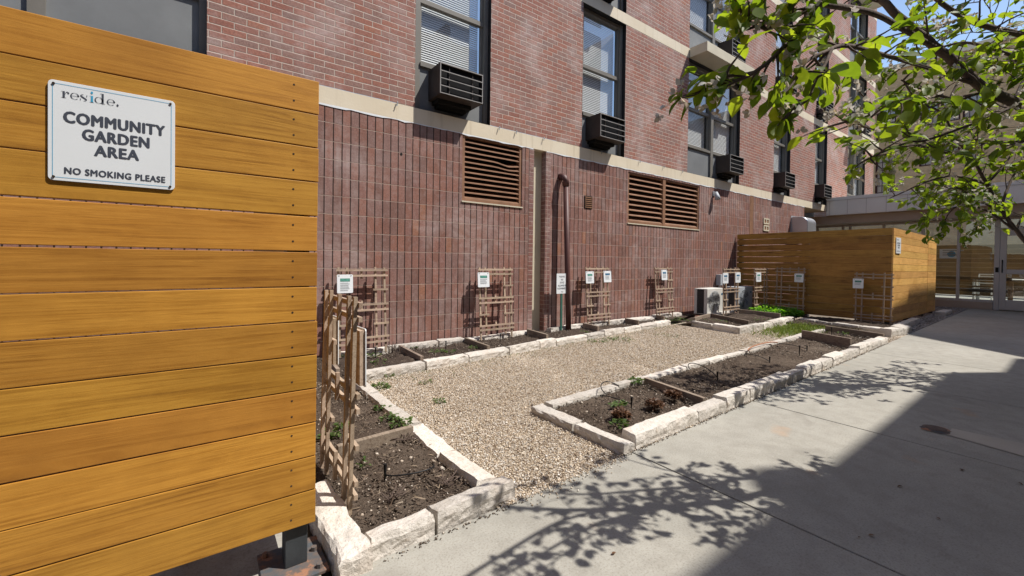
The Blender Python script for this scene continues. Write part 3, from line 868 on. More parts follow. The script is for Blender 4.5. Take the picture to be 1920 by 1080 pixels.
def louver(h, n, mull, bent=None):
    a, b, c, d = h; root = MB()
    y0, y1 = 5.012, 5.10
    t = 0.045
    root.box((a, y0, c), (a+t, y1, d)); root.box((b-t, y0, c), (b, y1, d)); root.box((a+t, y0, c), (b-t, y1, c+t*0.9)); root.box((a+t, y0+.002, d-t*.7), (b-t, y1, d))
    if mull: root.box((mull-0.045, y0-0.004, c+0.002), (mull+0.045, y1, d-0.002))
    fo = root.build('louver_vent', M['louver'], bld, BO, bevel=0.003)
    if mull: tag(fo, 'wide brown louver in two halves')
    else: tag(fo, 'narrow brown louver with a bent slat')
    spans = [(a+t, b-t)] if not mull else [(a+t, mull-0.045), (mull+0.045, b-t)]
    p = (d-c-0.07)/n
    for x0, x1 in spans:
        s = MB()
        for i in range(n):
            z = c+0.05+p*i
            segs = 10
            pts = []
            for k in range(segs+1):
                x = x0+(x1-x0)*k/segs; dz = 0
                if bent is not None and i in bent:
                    u = k/segs
                    dz = -0.034*math.exp(-((u-0.8)/0.16)**2)*(1 if i == bent[0] else 0.55)
                pts.append((x, z+dz))
            for k in range(segs):
                (xa, za), (xb, zb) = pts[k], pts[k+1]
                s.poly([(xa, y0+0.004, za), (xb, y0+0.004, zb), (xb, y1+0.02, zb+p*0.8), (xa, y1+0.02, za+p*0.8)])
                s.poly([(xa, y0+0.003, za-0.014), (xb, y0+0.003, zb-0.014), (xb, y0+0.004, zb), (xa, y0+0.004, za)])
                s.poly([(xa, y1+0.02, za+p*0.8-0.014), (xb, y1+0.02, zb+p*0.8-0.014), (xb, y0+0.003, zb-0.014), (xa, y0+0.003, za-0.014)])
        s.build('slats', M['louver'], fo, BO)
    MB().box((a, 5.15, c), (b, 5.17, d)).build('dark_backing', M['black'], fo, BO)  # flat black sheet stands in for the dark behind the slats
    MB().box((a-0.01, 4.985, c-0.022), (b+0.01, 5.0-0.001, c-0.004)).build('sill', M['beige'], fo, BO)


louver(LOUV[0], 12, None, (8, 7))
louver(LOUV[1], 9, 7.42)


def window_unit(a, b, za, zb, dbl, low=True):
    """bronze double-hung window with a grey panel below, set back in the brick opening"""
    Y = 5.095
    fo = MB(); t = 0.05
    sill = za+0.625
    fo.box((a, Y, za), (a+0.105, Y+0.1, zb)); fo.box((b-0.06, Y-0.02, za), (b, Y+0.1, zb))
    fo.box((a+0.105, Y+.001, zb-0.06), (b-0.06, Y+0.1, zb)); fo.box((a+0.105, Y-0.02, sill-0.05), (b-0.06, Y+0.1, sill))
    halves = [(a+0.105, b-0.06)]
    if dbl:
        m = (a+b)/2-0.02
        fo.box((m-0.05, Y-0.025, za), (m+0.05, Y+0.098, zb-0.06))
        halves = [(a+0.105, m-0.05), (m+0.05, b-0.06)]
    f = fo.build('window', M['bronze'], bld, BO)
    rail = sill+(zb-0.06-sill)*0.47
    sash = MB(); up = MB(); lo = MB(); bl = MB(); dk = MB(); sp = MB()
    for x0, x1 in halves:
        sash.box((x0, Y+0.012, rail-0.03), (x1, Y+0.075, rail+0.03))
        for zz0, zz1, yo in ((sill, rail-0.03, 0.03), (rail+0.03, zb-0.06, 0.02)):
            sash.box((x0, Y+yo, zz0), (x0+0.028, Y+yo+0.05, zz1)); sash.box((x1-0.028, Y+yo, zz0), (x1, Y+yo+0.05, zz1))
        sash.box((x0+0.028, Y+0.028, sill), (x1-0.028, Y+0.08, sill+0.035))
        up.poly([(x0, Y+0.045, rail), (x1, Y+0.045, rail), (x1, Y+0.045, zb-0.06), (x0, Y+0.045, zb-0.06)])
        lo.poly([(x0, Y+0.055, sill), (x1, Y+0.055, sill), (x1, Y+0.055, rail), (x0, Y+0.055, rail)])
        z = sill+0.02
        while z < zb-0.08:
            bl.poly([(x0+0.03, Y+0.115, z), (x1-0.03, Y+0.115, z), (x1-0.03, Y+0.126, z+0.0285), (x0+0.03, Y+0.126, z+0.0285)])
            z += 0.030
        sp.box((x0, Y+0.012, za+0.001), (x1, Y+0.04, sill-0.05))
    dk.box((a, Y+0.5, za), (b, Y+0.52, zb))
    sash.build('sash', M['bronze'], f, BO)
    up.build('upper_pane', M['glass'], f, BO); lo.build('lower_pane', M['screen_glass'], f, BO)
    bl.build('blind', M['blind'], f, BO); sp.build('panel', M['spandrel'], f, BO)
    dk.build('room_back', M['room'], f, BO)


for f in range(3):
    za, zb = BAND[f][1], BAND[f+1][0]
    for c, (a, b) in enumerate(WCOL):
        if f >= 1 and c < 2: continue
        if f == 2 and c < 4: continue
        window_unit(a, b, za, zb, c in DOUBLE)
# balcony slabs
for c, fl in ((3, 1), (6, 1), (6, 2), (6, 3), (3, 2)):
    a, b = WCOL[c]; z0, z1 = BAND[fl]
    s = MB().box((a, 4.61, z0-0.002), (b, 4.986, z1)).build('balcony_slab', M['beige'], bld, BO, bevel=0.006)
# white sealant along the foot of the band, and an old anchor hole
for xa, xb in ((-3.0, 4.06), (4.32, 14.39)):
    q = MB(); x = xa; rr = random.Random(4); h0 = 0.012
    while x < xb-0.02:
        x2 = min(xb, x+rr.uniform(.05, .16)); h1 = rr.uniform(.004, .022)
        q.poly([(x, 4.994, 2.8445-h0), (x2, 4.994, 2.8445-h1), (x2, 4.994, 2.8465), (x, 4.994, 2.8465)])
        x = x2; h0 = h1
    q.build('sealant_line', M['white'], bld, BO)
hc = aty(752.5, 289, 4.9975)
MB().poly([(hc.x+.016*math.cos(2*math.pi*k/12), 4.9975, hc.z+.018*math.sin(2*math.pi*k/12)) for k in range(12)]).build('anchor_hole', M['black'], bld, BO)
for hx in (1.03, 1.92, 3.42, 3.72, 4.25, 5.55, 6.6, 7.35, 8.0):
    MB().tube([(hx, 4.984, 3.05), (hx, 4.972, 3.035), (hx-.012, 4.972, 2.995)], 0.007, 6).build('cable_clip', M['inkgrey'], bld, BO)
# wall grilles
g = MB()
for i in range(6): g.box((5.17, 4.985, 2.05+i*0.033), (5.34, 4.998, 2.066+i*0.033))
go = MB().box((5.16, 4.992, 2.04), (5.35, 4.999, 2.245)).build('vent_grille', M['black'], bld, BO); g.build('slats', M['louver'], go, BO)
g = MB()
for z0, z1 in ((2.0, 2.15), (2.18, 2.33)):
    g.box((11.73, 4.98, z0), (12.05, 4.998, z0+.03)); g.box((11.73, 4.98, z1-.03), (12.05, 4.998, z1))
    for x in (11.73, 11.87, 12.01): g.box((x, 4.981, z0+.03), (x+.04, 4.998, z1-.03))
go = g.build('vent_grille', M['beige'], bld, BO); MB().box((11.75, 4.99, 2.01), (12.03, 4.999, 2.32)).build('grille_back', M['louver'], go, BO)

# ------------------------------------------------------------------ through-wall air conditioners


def make_ac():
    r = empty('air_conditioner', (0, 0, 0), None, 'air conditioner', 'air conditioners under the windows')
    W, H, D = 0.62, 0.385, 0.36
    t = 0.012
    m = MB()
    m.box((0, 0, 0), (t, D, H)); m.box((W-t, 0, 0), (W, D, H)); m.box((t, 0, H-t), (W-t, D, H)); m.box((t, 0, 0), (W-t, D, t)); m.box((t, 0.05, t), (W-t, 0.07, H-t))
    m.build('casing', M['accase'], r, bevel=0.002)
    fn = MB()
    x = t+0.004
    while x < W-t-0.006:
        fn.box((x, 0.03, t), (x+0.004, 0.05, H-t)); x += 0.012
    fn.build('fins', M['acfin'], r)
    g = MB()
    for i in range(5):
        z = 0.004+i*(H-0.02)/4
        g.box((0.006, -0.006, z), (W-0.006, 0.004, z+0.010))
    g.box((-.001, -0.005, 0.002), (0.010, 0.006, H)); g.box((W-0.010, -0.005, 0.002), (W+.001, 0.006, H))
    g.build('grille', M['acbar'], r)
    for x in (0.13, 0.47): MB().box((x, 0.012, 0.012), (x+0.008, 0.02, H-0.012)).build('brace', M['accase'], r)
    d = MB(); d.box((0.05, 0.16, -0.05), (W-0.08, D-0.01, -0.001)); d.box((0.09, 0.22, -0.09), (W-0.12, D-0.01, -0.05)); d.build('drip_tray', M['black'], r)
    return r


ACS = [(1, 0, 'black window air conditioner under the leftmost window, above the small louver'),
       (2, 0, 'black window air conditioner under the window above the brown pipe'),
       (3, 0, 'black window air conditioner under the double window above the wide louver'),
       (4, 0, 'black window air conditioner on the lower row, third from the far end'),
       (5, 0, 'black window air conditioner on the lower row, beside the grey pavilion roof'),
       (2, 1, 'black window air conditioner cut by the top edge over the narrow blue window'),
       (3, 1, 'black window air conditioner standing above the nearest balcony slab'),
       (4, 1, 'black window air conditioner on the upper row, behind a leafy twig'),
       (5, 1, 'black window air conditioner on the upper row, nearest the far balconies'),
       (6, 1, 'black window air conditioner above the lower of the far balcony slabs'),
       (6, 2, 'black window air conditioner above the upper far balcony slab')]
proto = make_ac()
for i, (c, f, lb) in enumerate(ACS):
    o = proto if i == 0 else copy_tree(proto)
    a, b = WCOL[c]
    o.location = (b-0.27-0.62, 4.772, BAND[f][1]+0.165)
    o['label'] = lb

# ------------------------------------------------------------------ things on the wall
pr = empty('standpipe', (4.69, 4.84, 0), 'tall brown vent pipe rising from the wall bed into the brick', 'pipe')
MB().tube([(0, 0, 0.02), (-0.02, 0.02, 0.9), (-0.055, 0.05, 2.36)], 0.043, 14).build('pipe', M['pipe'], pr, smooth=True)
el = [(-0.055, 0.05, 2.33), (-0.056, 0.05, 2.40), (-0.06, 0.065, 2.455), (-0.068, 0.10, 2.485), (-0.075, 0.17, 2.49)]
MB().tube(el, [0.052, 0.055, 0.055, 0.055, 0.055], 14).build('elbow', M['pipe'], pr, smooth=True)

lr = empty('wall_lamp', (9.26, 5, 2.6), 'small grey floodlight on the brick above the far trellis', 'lamp')
MB().box((-0.05, -0.02, 0.05), (0.05, 0, 0.15)).build('mount', M['galv'], lr, bevel=0.004)
MB().tube([(0, -0.06, 0.13), (0, -0.09, 0.03), (0, -0.10, -0.04)], [0.03, 0.05, 0.06], 12).build('shade', M['acgrey'], lr, smooth=True)

hr = empty('exhaust_hood', (13.75, 5, 2.0), 'rounded shiny metal exhaust hood on the brick above the far screen', 'exhaust hood')
m = MB(); prof = []
for k in range(9):
    t = math.pi/2*k/8
    prof.append((-0.40*math.sin(t)*1.0, 0.20+0.28*math.cos(t)))
pts = [(0, 0.48)]+[(-0.18-0.24*math.sin(math.pi/2*k/8), 0.30+0.18*math.cos(math.pi/2*k/8)) for k in range(9)]+[(-0.42, -0.15), (0, -0.15)]
m.prism([(-0.3, y, z) for y, z in pts], (0.6, 0, 0)); m.build('hood', M['galv'], hr, smooth=False, bevel=0.02)
MB().box((-0.32, -0.012, -0.2), (0.32, 0, 0.52)).build('flange', M['galv'], hr)

br = empty('disconnect_box', (9.52, 4.95, 0.55), 'small grey electrical box with conduit on the brick behind the condensers', 'electrical box')
MB().box((-0.09, -0.06, 0.1), (0.09, 0.048, 0.34)).build('box', M['acgrey'], br, bevel=0.006)
MB().tube([(-0.04, 0, 0.1), (-0.05, 0, -0.05), (-0.08, -0.02, -0.3)], 0.012, 8).tube([(0.05, 0, 0.1), (0.05, 0, -0.3)], 0.012, 8).build('conduit', M['acgrey'], br)


def condenser(x, y, mcase, label):
    r = empty('condenser_unit', (x, y, 0.08), label, 'condenser', 'heat pump condensers by the wall')
    W, H, D = 0.66, 0.55, 0.28
    m = MB()
    m.box((0, 0, 0.03), (W, 0.02, H)); m.box((0, 0.02, H-0.02), (W, D, H)); m.box((0, 0.02, 0.03), (0.02, 0.07, H-.02)); m.box((0, D-0.06, 0.03), (0.02, D, H-.02))
    m.box((W-0.02, 0.02, 0.03), (W, D, H-.02)); m.box((0.02, D-0.02, 0.03), (W-.02, D, H-.02)); m.box((0.02, 0.02, 0.03), (W-.02, D-.02, 0.05))
    m.build('casing', mcase, r, bevel=0.006)
    MB().box((0.006, 0.07, 0.05), (0.02, D-0.06, H-0.03)).build('coil', M['coil'], r)
    cx, cz, rr = 0.27, 0.29, 0.215
    n = 40; m = MB()
    for k in range(n):
        a0, a1 = 2*math.pi*k/n, 2*math.pi*(k+1)/n
        m.poly([(cx, -0.002, cz), (cx+rr*math.cos(a1), -0.002, cz+rr*math.sin(a1)), (cx+rr*math.cos(a0), -0.002, cz+rr*math.sin(a0))])
    m.build('fan_opening', M['acgrey'], r)
    b = MB()
    for k in range(5):
        t = 2*math.pi*k/5+0.5
        pts = []
        for rad, dt in ((0.04, 0), (0.12, -0.18), (0.20, -0.15), (0.205, 0.35), (0.12, 0.42), (0.04, 0.9)):
            pts.append((cx+rad*math.cos(t+dt), -0.005, cz+rad*math.sin(t+dt)))
        b.prism(pts, (0, 0.002, 0))
    b.build('fan', M['coil'], r)
    g = MB()
    for k in range(1, 9):
        r2 = rr*k/8
        ring = [(cx+r2*math.cos(2*math.pi*j/28), -0.012, cz+r2*math.sin(2*math.pi*j/28)) for j in range(29)]
        g.tube(ring, 0.0022, 4, False)
    for k in range(-4, 5):
        xx = k*rr/4.6; hh = math.sqrt(max(0, rr*rr-xx*xx))
        g.bar((cx+xx, -0.014, cz-hh), (cx+xx, -0.014, cz+hh), 0.005, 0.004, (0, 1, 0))
    g.build('fan_guard', mcase, r)
    f = MB(); f.box((0.06, 0.02, 0), (0.12, D-0.02, 0.03)); f.box((W-0.12, 0.02, 0), (W-0.06, D-0.02, 0.03)); f.build('foot', M['coil'], r)
    bd = MB()
    ring = [(0.57+0.035*math.cos(2*math.pi*j/20), -0.003, 0.43+0.022*math.sin(2*math.pi*j/20)) for j in range(20)]
    bd.prism(ring, (0, 0.002, 0)); bd.build('badge', M['navy'], r)
    return r


condenser(8.17, 4.5, M['acwhite'], 'white condenser unit on the left, its dark coil side showing')
condenser(9.44, 4.5, M['acgrey'], 'grey condenser unit half in shade, with a dark blue oval badge')

# ------------------------------------------------------------------ trellises
US = [0.03, 0.12, 0.28, 0.44, 0.545]


def make_trellis():
    """local: u along X from 0 to 0.58, laths in the plane y=0, z up from the soil"""
    r = empty('trellis', (0, 0, 0), None, 'trellis', 'wooden lath trellises')
    jt = 0.004
    for i in (0, 1, 3, 4):
        u = US[i]
        MB().box((u-0.011, 0, 0 if i in (0, 4) else 0.06), (u+0.011, 0.016, 0.99+random.uniform(-.004, .008))).build('upright', M['lath'], r)
    for z0, z1 in ((0.86, 0.985), (0.48, 0.61), (0.10, 0.235)):
        MB().box((US[2]-0.011, 0, z0), (US[2]+0.011, 0.016, z1)).build('short_upright', M['lath'], r)
    for z, u0, u1 in ((0.955, 0, .58), (0.895, 0, .58), (0.735, US[3]-.035, .58), (0.565, 0, .58), (0.505, 0, .58), (0.345, 0, .16), (0.345, US[3]-.035, .58), (0.195, 0, .58), (0.135, 0, .58)):
        e = random.uniform(-.004, .004)
        MB().box((u0, -0.017, z-0.011+e), (u1, -0.001, z+0.011+e)).build('rail', M['lath'], r)
    return r


TR = [  # base point (left end), lean angle, heading of the rails, label
    ((1.205, 4.82, 0.065), 5, 0, 'nearest wooden trellis against the brick wall, behind the near lattice'),
    ((3.035, 4.835, 0.065), 4, 0, 'wooden trellis against the brick below the small louver'),
    ((5.105, 4.84, 0.075), 4, 0, 'wooden trellis carrying two signs just right of the brown pipe'),
    ((6.985, 4.84, 0.075), 4, 0, 'wooden trellis below the wide double louver'),
    ((8.27, 4.23, 0.09), 1, 0, 'wooden trellis with two signs in front of the white condenser'),
    ((9.40, 4.15, 0.09), 1, 0, 'wooden trellis left of the lush green plant, at right angles to the screen'),
    ((10.14, 4.06, 0.09), 2, -90, 'wooden trellis flat against the far screen behind the lush plant'),
    ((10.12, 2.66, 0.02), 2, -90, 'wooden trellis at the near corner of the far timber screen'),
    ((0.53, 1.835, -0.005), -1, 90, 'nearest lattice, seen edge-on right beside the big timber panel'),
]
tproto = make_trellis()
for i, (p, lean, head, lb) in enumerate(TR):
    o = tproto if i == 0 else copy_tree(tproto)
    o.location = p; o['label'] = lb
    o.rotation_euler = Matrix.Rotation(R(head), 4, 'Z').to_3x3().to_4x4().to_euler() if False else (Matrix.Rotation(R(head), 3, 'Z') @ Matrix.Rotation(R(-lean), 3, 'X')).to_euler()
    if i in (4, 5):
        o.scale = (1.12, 1, 0.98)


# ------------------------------------------------------------------ lettering


def text_mesh(body, name, m, parent, box, off, plane='XZ', y=0.0, bold=0.02, align='fit', spacing=1.0):
    """flat lettering fitted into box=(x0,x1,z0,z1); local XZ plane, facing -Y"""
    cu = bpy.data.curves.new(name, 'FONT'); cu.body = body; cu.size = 1.0; cu.offset = 0.0; cu.space_character = spacing
    cu.resolution_u = 3
    ob = bpy.data.objects.new(name, cu); COL.objects.link(ob)
    bpy.context.view_layer.update()
    dg = bpy.context.evaluated_depsgraph_get()
    me = bpy.data.meshes.new_from_object(ob.evaluated_get(dg))
    bpy.data.objects.remove(ob); bpy.data.curves.remove(cu)
    co = np.empty(len(me.vertices)*3, np.float32); me.vertices.foreach_get('co', co); co = co.reshape(-1, 3)
    mn, mx = co.min(0), co.max(0)
    x0, x1, z0, z1 = box
    X = x0+(co[:, 0]-mn[0])/(mx[0]-mn[0])*(x1-x0); Z = z0+(co[:, 1]-mn[1])/(mx[1]-mn[1])*(z1-z0)
    h = z1-z0; polys = [list(p.vertices) for p in me.polygons]; bpy.data.meshes.remove(me)
    V = []; F = []
    for k, (dx, dz) in enumerate(((0, 0), (-1, 0), (1, 0), (0, .5), (0, -.5), (-.6, .4), (.6, -.4)) if bold > 0.01 else ((0, 0),)):
        n = len(V); e = bold*h*1.2
        V += [(float(a)+dx*e-off[0], y-0.00003*k-off[1], float(b)+dz*e-off[2]) for a, b in zip(X, Z)]
        F += [[i+n for i in p] for p in polys]
    me = bpy.data.meshes.new(name); me.from_pydata(V, [], F); me.update(); me.materials.append(m)
    o = bpy.data.objects.new(name, me); COL.objects.link(o); o.parent = parent
    return o


def round_rect(x0, x1, z0, z1, r, y, n=6):
    pts = []
    for cx, cz, a0 in ((x1-r, z0+r, -90), (x1-r, z1-r, 0), (x0+r, z1-r, 90), (x0+r, z0+r, 180)):
        for k in range(n+1):
            a = R(a0+90*k/n); pts.append((cx+r*math.cos(a), y, cz+r*math.sin(a)))
    return pts


# small plant signs on the trellises


def plant_sign(name, label, W, H, pic, lines, seed, thick=0.012, back=None, corner=0.012):
    """local: centred on x, z from 0 to H, face at y=-thick"""
    r = empty(name, (0, 0, 0), label, 'sign', 'white notice cards on the trellises')
    rr = random.Random(seed)
    MB().prism(round_rect(-W/2, W/2, 0, H, corner, -thick), (0, thick, 0)).build('plate', M['white'], r)
    if back: MB().box((-W/2+0.008, 0.0005, 0.008), (W/2-0.008, 0.022, H-0.008)).build('backing', back, r)
    MB().poly([(-W*0.31, -thick-0.001, H*0.62), (W*0.31, -thick-0.001, H*0.62), (W*0.31, -thick-0.001, H*0.79), (-W*0.31, -thick-0.001, H*0.79)]).build('picture', pic, r)
    t = MB(); z = H*0.55
    for k in range(lines):
        if k % 4 == 2: z -= H*0.022; continue
        w = W*0.31*rr.uniform(0.78, 1.0)
        t.poly([(-W*0.31, -thick-0.001, z-H*0.011), (-W*0.31+2*w, -thick-0.001, z-H*0.011), (-W*0.31+2*w, -thick-0.001, z+H*0.008), (-W*0.31, -thick-0.001, z+H*0.008)])
        z -= H*0.04
        if z < H*0.12: break
    t.build('text_lines', M['inkgrey'], r)
    for sx in (-1, 1):
        MB().tube([(sx*W*0.38, -thick-0.003, H*0.93), (sx*W*0.38, -thick, H*0.93)], 0.005, 8).build('screw', M['screw'], r)
    return r


def sign_from_px(pxs, Y, label, pic, lines, seed, lean=4, axis='Y'):
    """pxs: left-top, right-bottom of the card on the photograph; real position on its trellis plane"""
    f = aty if axis == 'Y' else atx
    a = f(pxs[0], pxs[1], Y); b = f(pxs[2], pxs[3], Y)
    if axis == 'Y':
        W = b.x-a.x; H = a.z-b.z; loc = ((a.x+b.x)/2, Y, b.z); head = 0
    else:
        W = a.y-b.y; H = a.z-b.z; loc = (Y, (a.y+b.y)/2, b.z); head = -90
    s = plant_sign('plant_sign', label, W, H, pic, lines, seed)
    s.location = loc
    s.rotation_euler = (Matrix.Rotation(R(head), 3, 'Z') @ Matrix.Rotation(R(-lean), 3, 'X')).to_euler()
    return s


sign_from_px((632, 515, 661.5, 549), 4.845, 'white plant notice with a green picture on the nearest wall trellis', M['teal'], 14, 1)
sign_from_px((896, 511, 917, 538), 4.85, 'white plant notice on the trellis below the small louver', M['teal'], 10, 2)
sign_from_px((1098.5, 509, 1113, 531), 4.85, 'left of two white plant notices on the trellis beside the pipe', M['teal'], 12, 3)
sign_from_px((1132, 508, 1145.5, 529), 4.85, 'right of two white plant notices on the trellis beside the pipe', M['navy'], 9, 4)
sign_from_px((1240.5, 506, 1250.5, 525), 4.85, 'white plant notice on the trellis below the wide louver', M['navy'], 10, 5)
sign_from_px((1355, 512, 1364.5, 531), 4.20, 'left of two plant notices in front of the condensers', M['navy'], 9, 6, 1)
sign_from_px((1378.5, 511, 1387.5, 529.5), 4.20, 'right of two plant notices in front of the condensers', M['navy'], 9, 7, 1)
sign_from_px((1417.5, 511, 1426, 528), 4.12, 'white plant notice on the trellis left of the lush plant', M['teal'], 10, 8, 1)
sign_from_px((1490, 512.5, 1506.5, 529.5), 10.11, 'white plant notice on the trellis behind the lush plant', M['teal'], 8, 9, 2, 'X')
sign_from_px((1599.5, 522, 1619, 541), 10.09, 'white plant notice at the near corner of the far screen', M['teal'], 6, 10, 2, 'X')
# the two cards on the near lattice, seen from behind and edge-on
for (yy, zz, W, H, lb) in ((1.945, 0.585, 0.17, 0.255, 'nearer notice seen from behind on the near lattice, wooden back'), (2.40, 0.585, 0.17, 0.255, 'farther notice seen from behind on the near lattice, wooden back')):
    s = plant_sign('plant_sign', lb, W, H, M['teal'], 10, int(yy*100), 0.004, M['lath'])
    s.location = (0.585, yy, zz); s.rotation_euler = (0, R(1.5), R(90))

# dog notice on a green post
a = aty(1044, 513, 4.85); b = aty(1063.5, 550, 4.85)
dr = empty('dog_sign', (4.545, 4.85, 0.05), 'white notice on a green post asking for no dogs, left of the brown pipe', 'sign')
DO = (4.545, 4.85, 0.05)
MB().prism(round_rect(a.x, b.x, b.z, a.z, 0.008, 4.85), (0, 0.004, 0)).build('plate', M['white'], dr, DO)
MB().box((4.53, 4.856, 0.02), (4.565, 4.872, 0.93)).build('post', M['green'], dr, DO)
W = b.x-a.x; H = a.z-b.z; cx = (a.x+b.x)/2
for s, wf, zf in (('PLEASE,', .52, .80), ('NO', .19, .655), ('DOGS', .38, .51), ('ALLOWED IN', .74, .36), ('FLOWERBEDS', .82, .215)):
    text_mesh(s, 'lettering', M['ink'], dr, (cx-W*wf/2, cx+W*wf/2, b.z+H*zf, b.z+H*(zf+0.085)), DO, y=4.8485, bold=0.012)
MB().poly([(cx-.012, 4.8485, b.z+H*.07), (cx+.03, 4.8485, b.z+H*.07), (cx+.03, 4.8485, b.z+H*.10), (cx-.012, 4.8485, b.z+H*.12)]).build('emblem', M['inkgrey'], dr, DO)

# ------------------------------------------------------------------ near timber panel with the garden sign
PY = 1.70
panel = empty('timber_screen', (0, PY, 0), 'big honey-stained timber panel close on the left, boards running level', 'screen')
PO = (0, PY, 0)
XR = 0.354
seams = [aty(596.5, y, PY).z for y in (153, 215.5, 278, 342, 406, 472, 537, 601, 664, 727, 790, 852.5, 915)] + [aty(591.5, 978.5, PY).z]
for i in range(13):
    z1, z0 = seams[i], seams[i+1]
    g = 0.0036
    e = random.uniform(-.0025, .001); tl = random.uniform(-.003, .003)
    zt = z1-(0.0065 if i in (4, 5) else g)/2 if i else z1; zb = z0+g/2
    m = MB()
    x0 = -1.9; x1 = XR+e
    m.prism([(x0, PY, zb+tl), (x1, PY, zb), (x1, PY, zt), (x0, PY, zt+tl)], (0, 0.023, 0))
    bo = m.build('board', M['board'], panel, PO, bevel=0.0018)
    for q in (0.27, 0.74):
        zc = zb+(zt-zb)*q
        for xc in (XR-0.083, -0.83):
            MB().tube([(xc, PY-0.0006, zc), (xc, PY+0.003, zc)], 0.0036, 10).build('screw', M['screw'], bo, PO)
for xp in (XR-0.098, -0.84):
    po = MB().box((xp, PY+0.024, 0.008), (xp+0.075, PY+0.10, 1.76)).build('post', M['steel'], panel, PO, bevel=0.003)
    MB().box((xp-0.075, PY-0.062, -0.004), (xp+0.135, PY+0.17, 0.0085)).build('base_plate', M['rust'], po, PO, bevel=0.002)
    for bx, by in ((0.105, -0.035), (0.108, 0.075), (-0.05, -0.035), (-0.05, 0.14)):
        MB().tube([(xp+bx, PY+by, 0.005), (xp+bx, PY+by, 0.024)], 0.011, 6).build('bolt', M['rust'], po, PO)
for i in range(13):
    MB().box((0.315, PY+0.11, 0.165+i*0.126), (0.337, PY+1.9, 0.287+i*0.126)).build('added_shade_board', M['board_y'], panel, PO)  # unseen side boards, added to shade the ground under the panel
MB().bar((-0.05, PY+0.30, 0.03), (0.02, PY+0.14, 0.23), 0.03, 0.02).build('brace', M['board'], panel, PO)

sg = empty('garden_sign', (-0.2, PY-0.005, 1.36), 'white COMMUNITY GARDEN AREA sign with thin blue border on the timber panel', 'sign')
SO = (-0.2, PY-0.005, 1.36)
SY = PY-0.006
sx0, sx1 = aty(89.5, 200, SY).x, aty(328, 270, SY).x
sz1, sz0 = aty(89.5, 147, SY).z, aty(89.5, 336.5, SY).z
MB().prism(round_rect(sx0, sx1, sz0, sz1, 0.011, SY), (0, 0.003, 0)).build('plate', M['white'], sg, SO, bevel=0.0006)
bd = MB(); d = 0.0085; t = 0.0011
o1 = round_rect(sx0+d, sx1-d, sz0+d, sz1-d, 0.007, SY-0.0006); o2 = round_rect(sx0+d+t, sx1-d-t, sz0+d+t, sz1-d-t, 0.006, SY-0.0006)
for k in range(len(o1)):
    j = (k+1) % len(o1); bd.poly([o1[k], o1[j], o2[j], o2[k]])
bd.build('border', M['blue'], sg, SO)
LY = SY-0.0008


def sgpx(x, y):
    p = aty(80+x/4.908, 140+y/4.908, LY); return p.x, p.z


for s, (xa, ya, xb, yb), (hx, ht, hb) in (
    ('COMMUNITY', (197, 385, 1122, 510), (430, 368, 467)),
    ('GARDEN', (370, 550, 978, 620), (590, 529, 626)),
    ('AREA', (480, 700, 882, 735), (600, 664, 757)),
    ('NO SMOKING PLEASE', (202, 880, 1126, 965), (385, 868, 926))):
    xl = sgpx(xa, ya)[0]; xr = sgpx(xb, yb)[0]; z1 = sgpx(hx, ht)[1]; z0 = sgpx(hx, hb)[1]
    text_mesh(s, 'lettering', M['ink'], sg, (xl, xr, z0, z1), SO, y=LY, bold=0.05 if len(s) < 12 else 0.042, spacing=1.1)


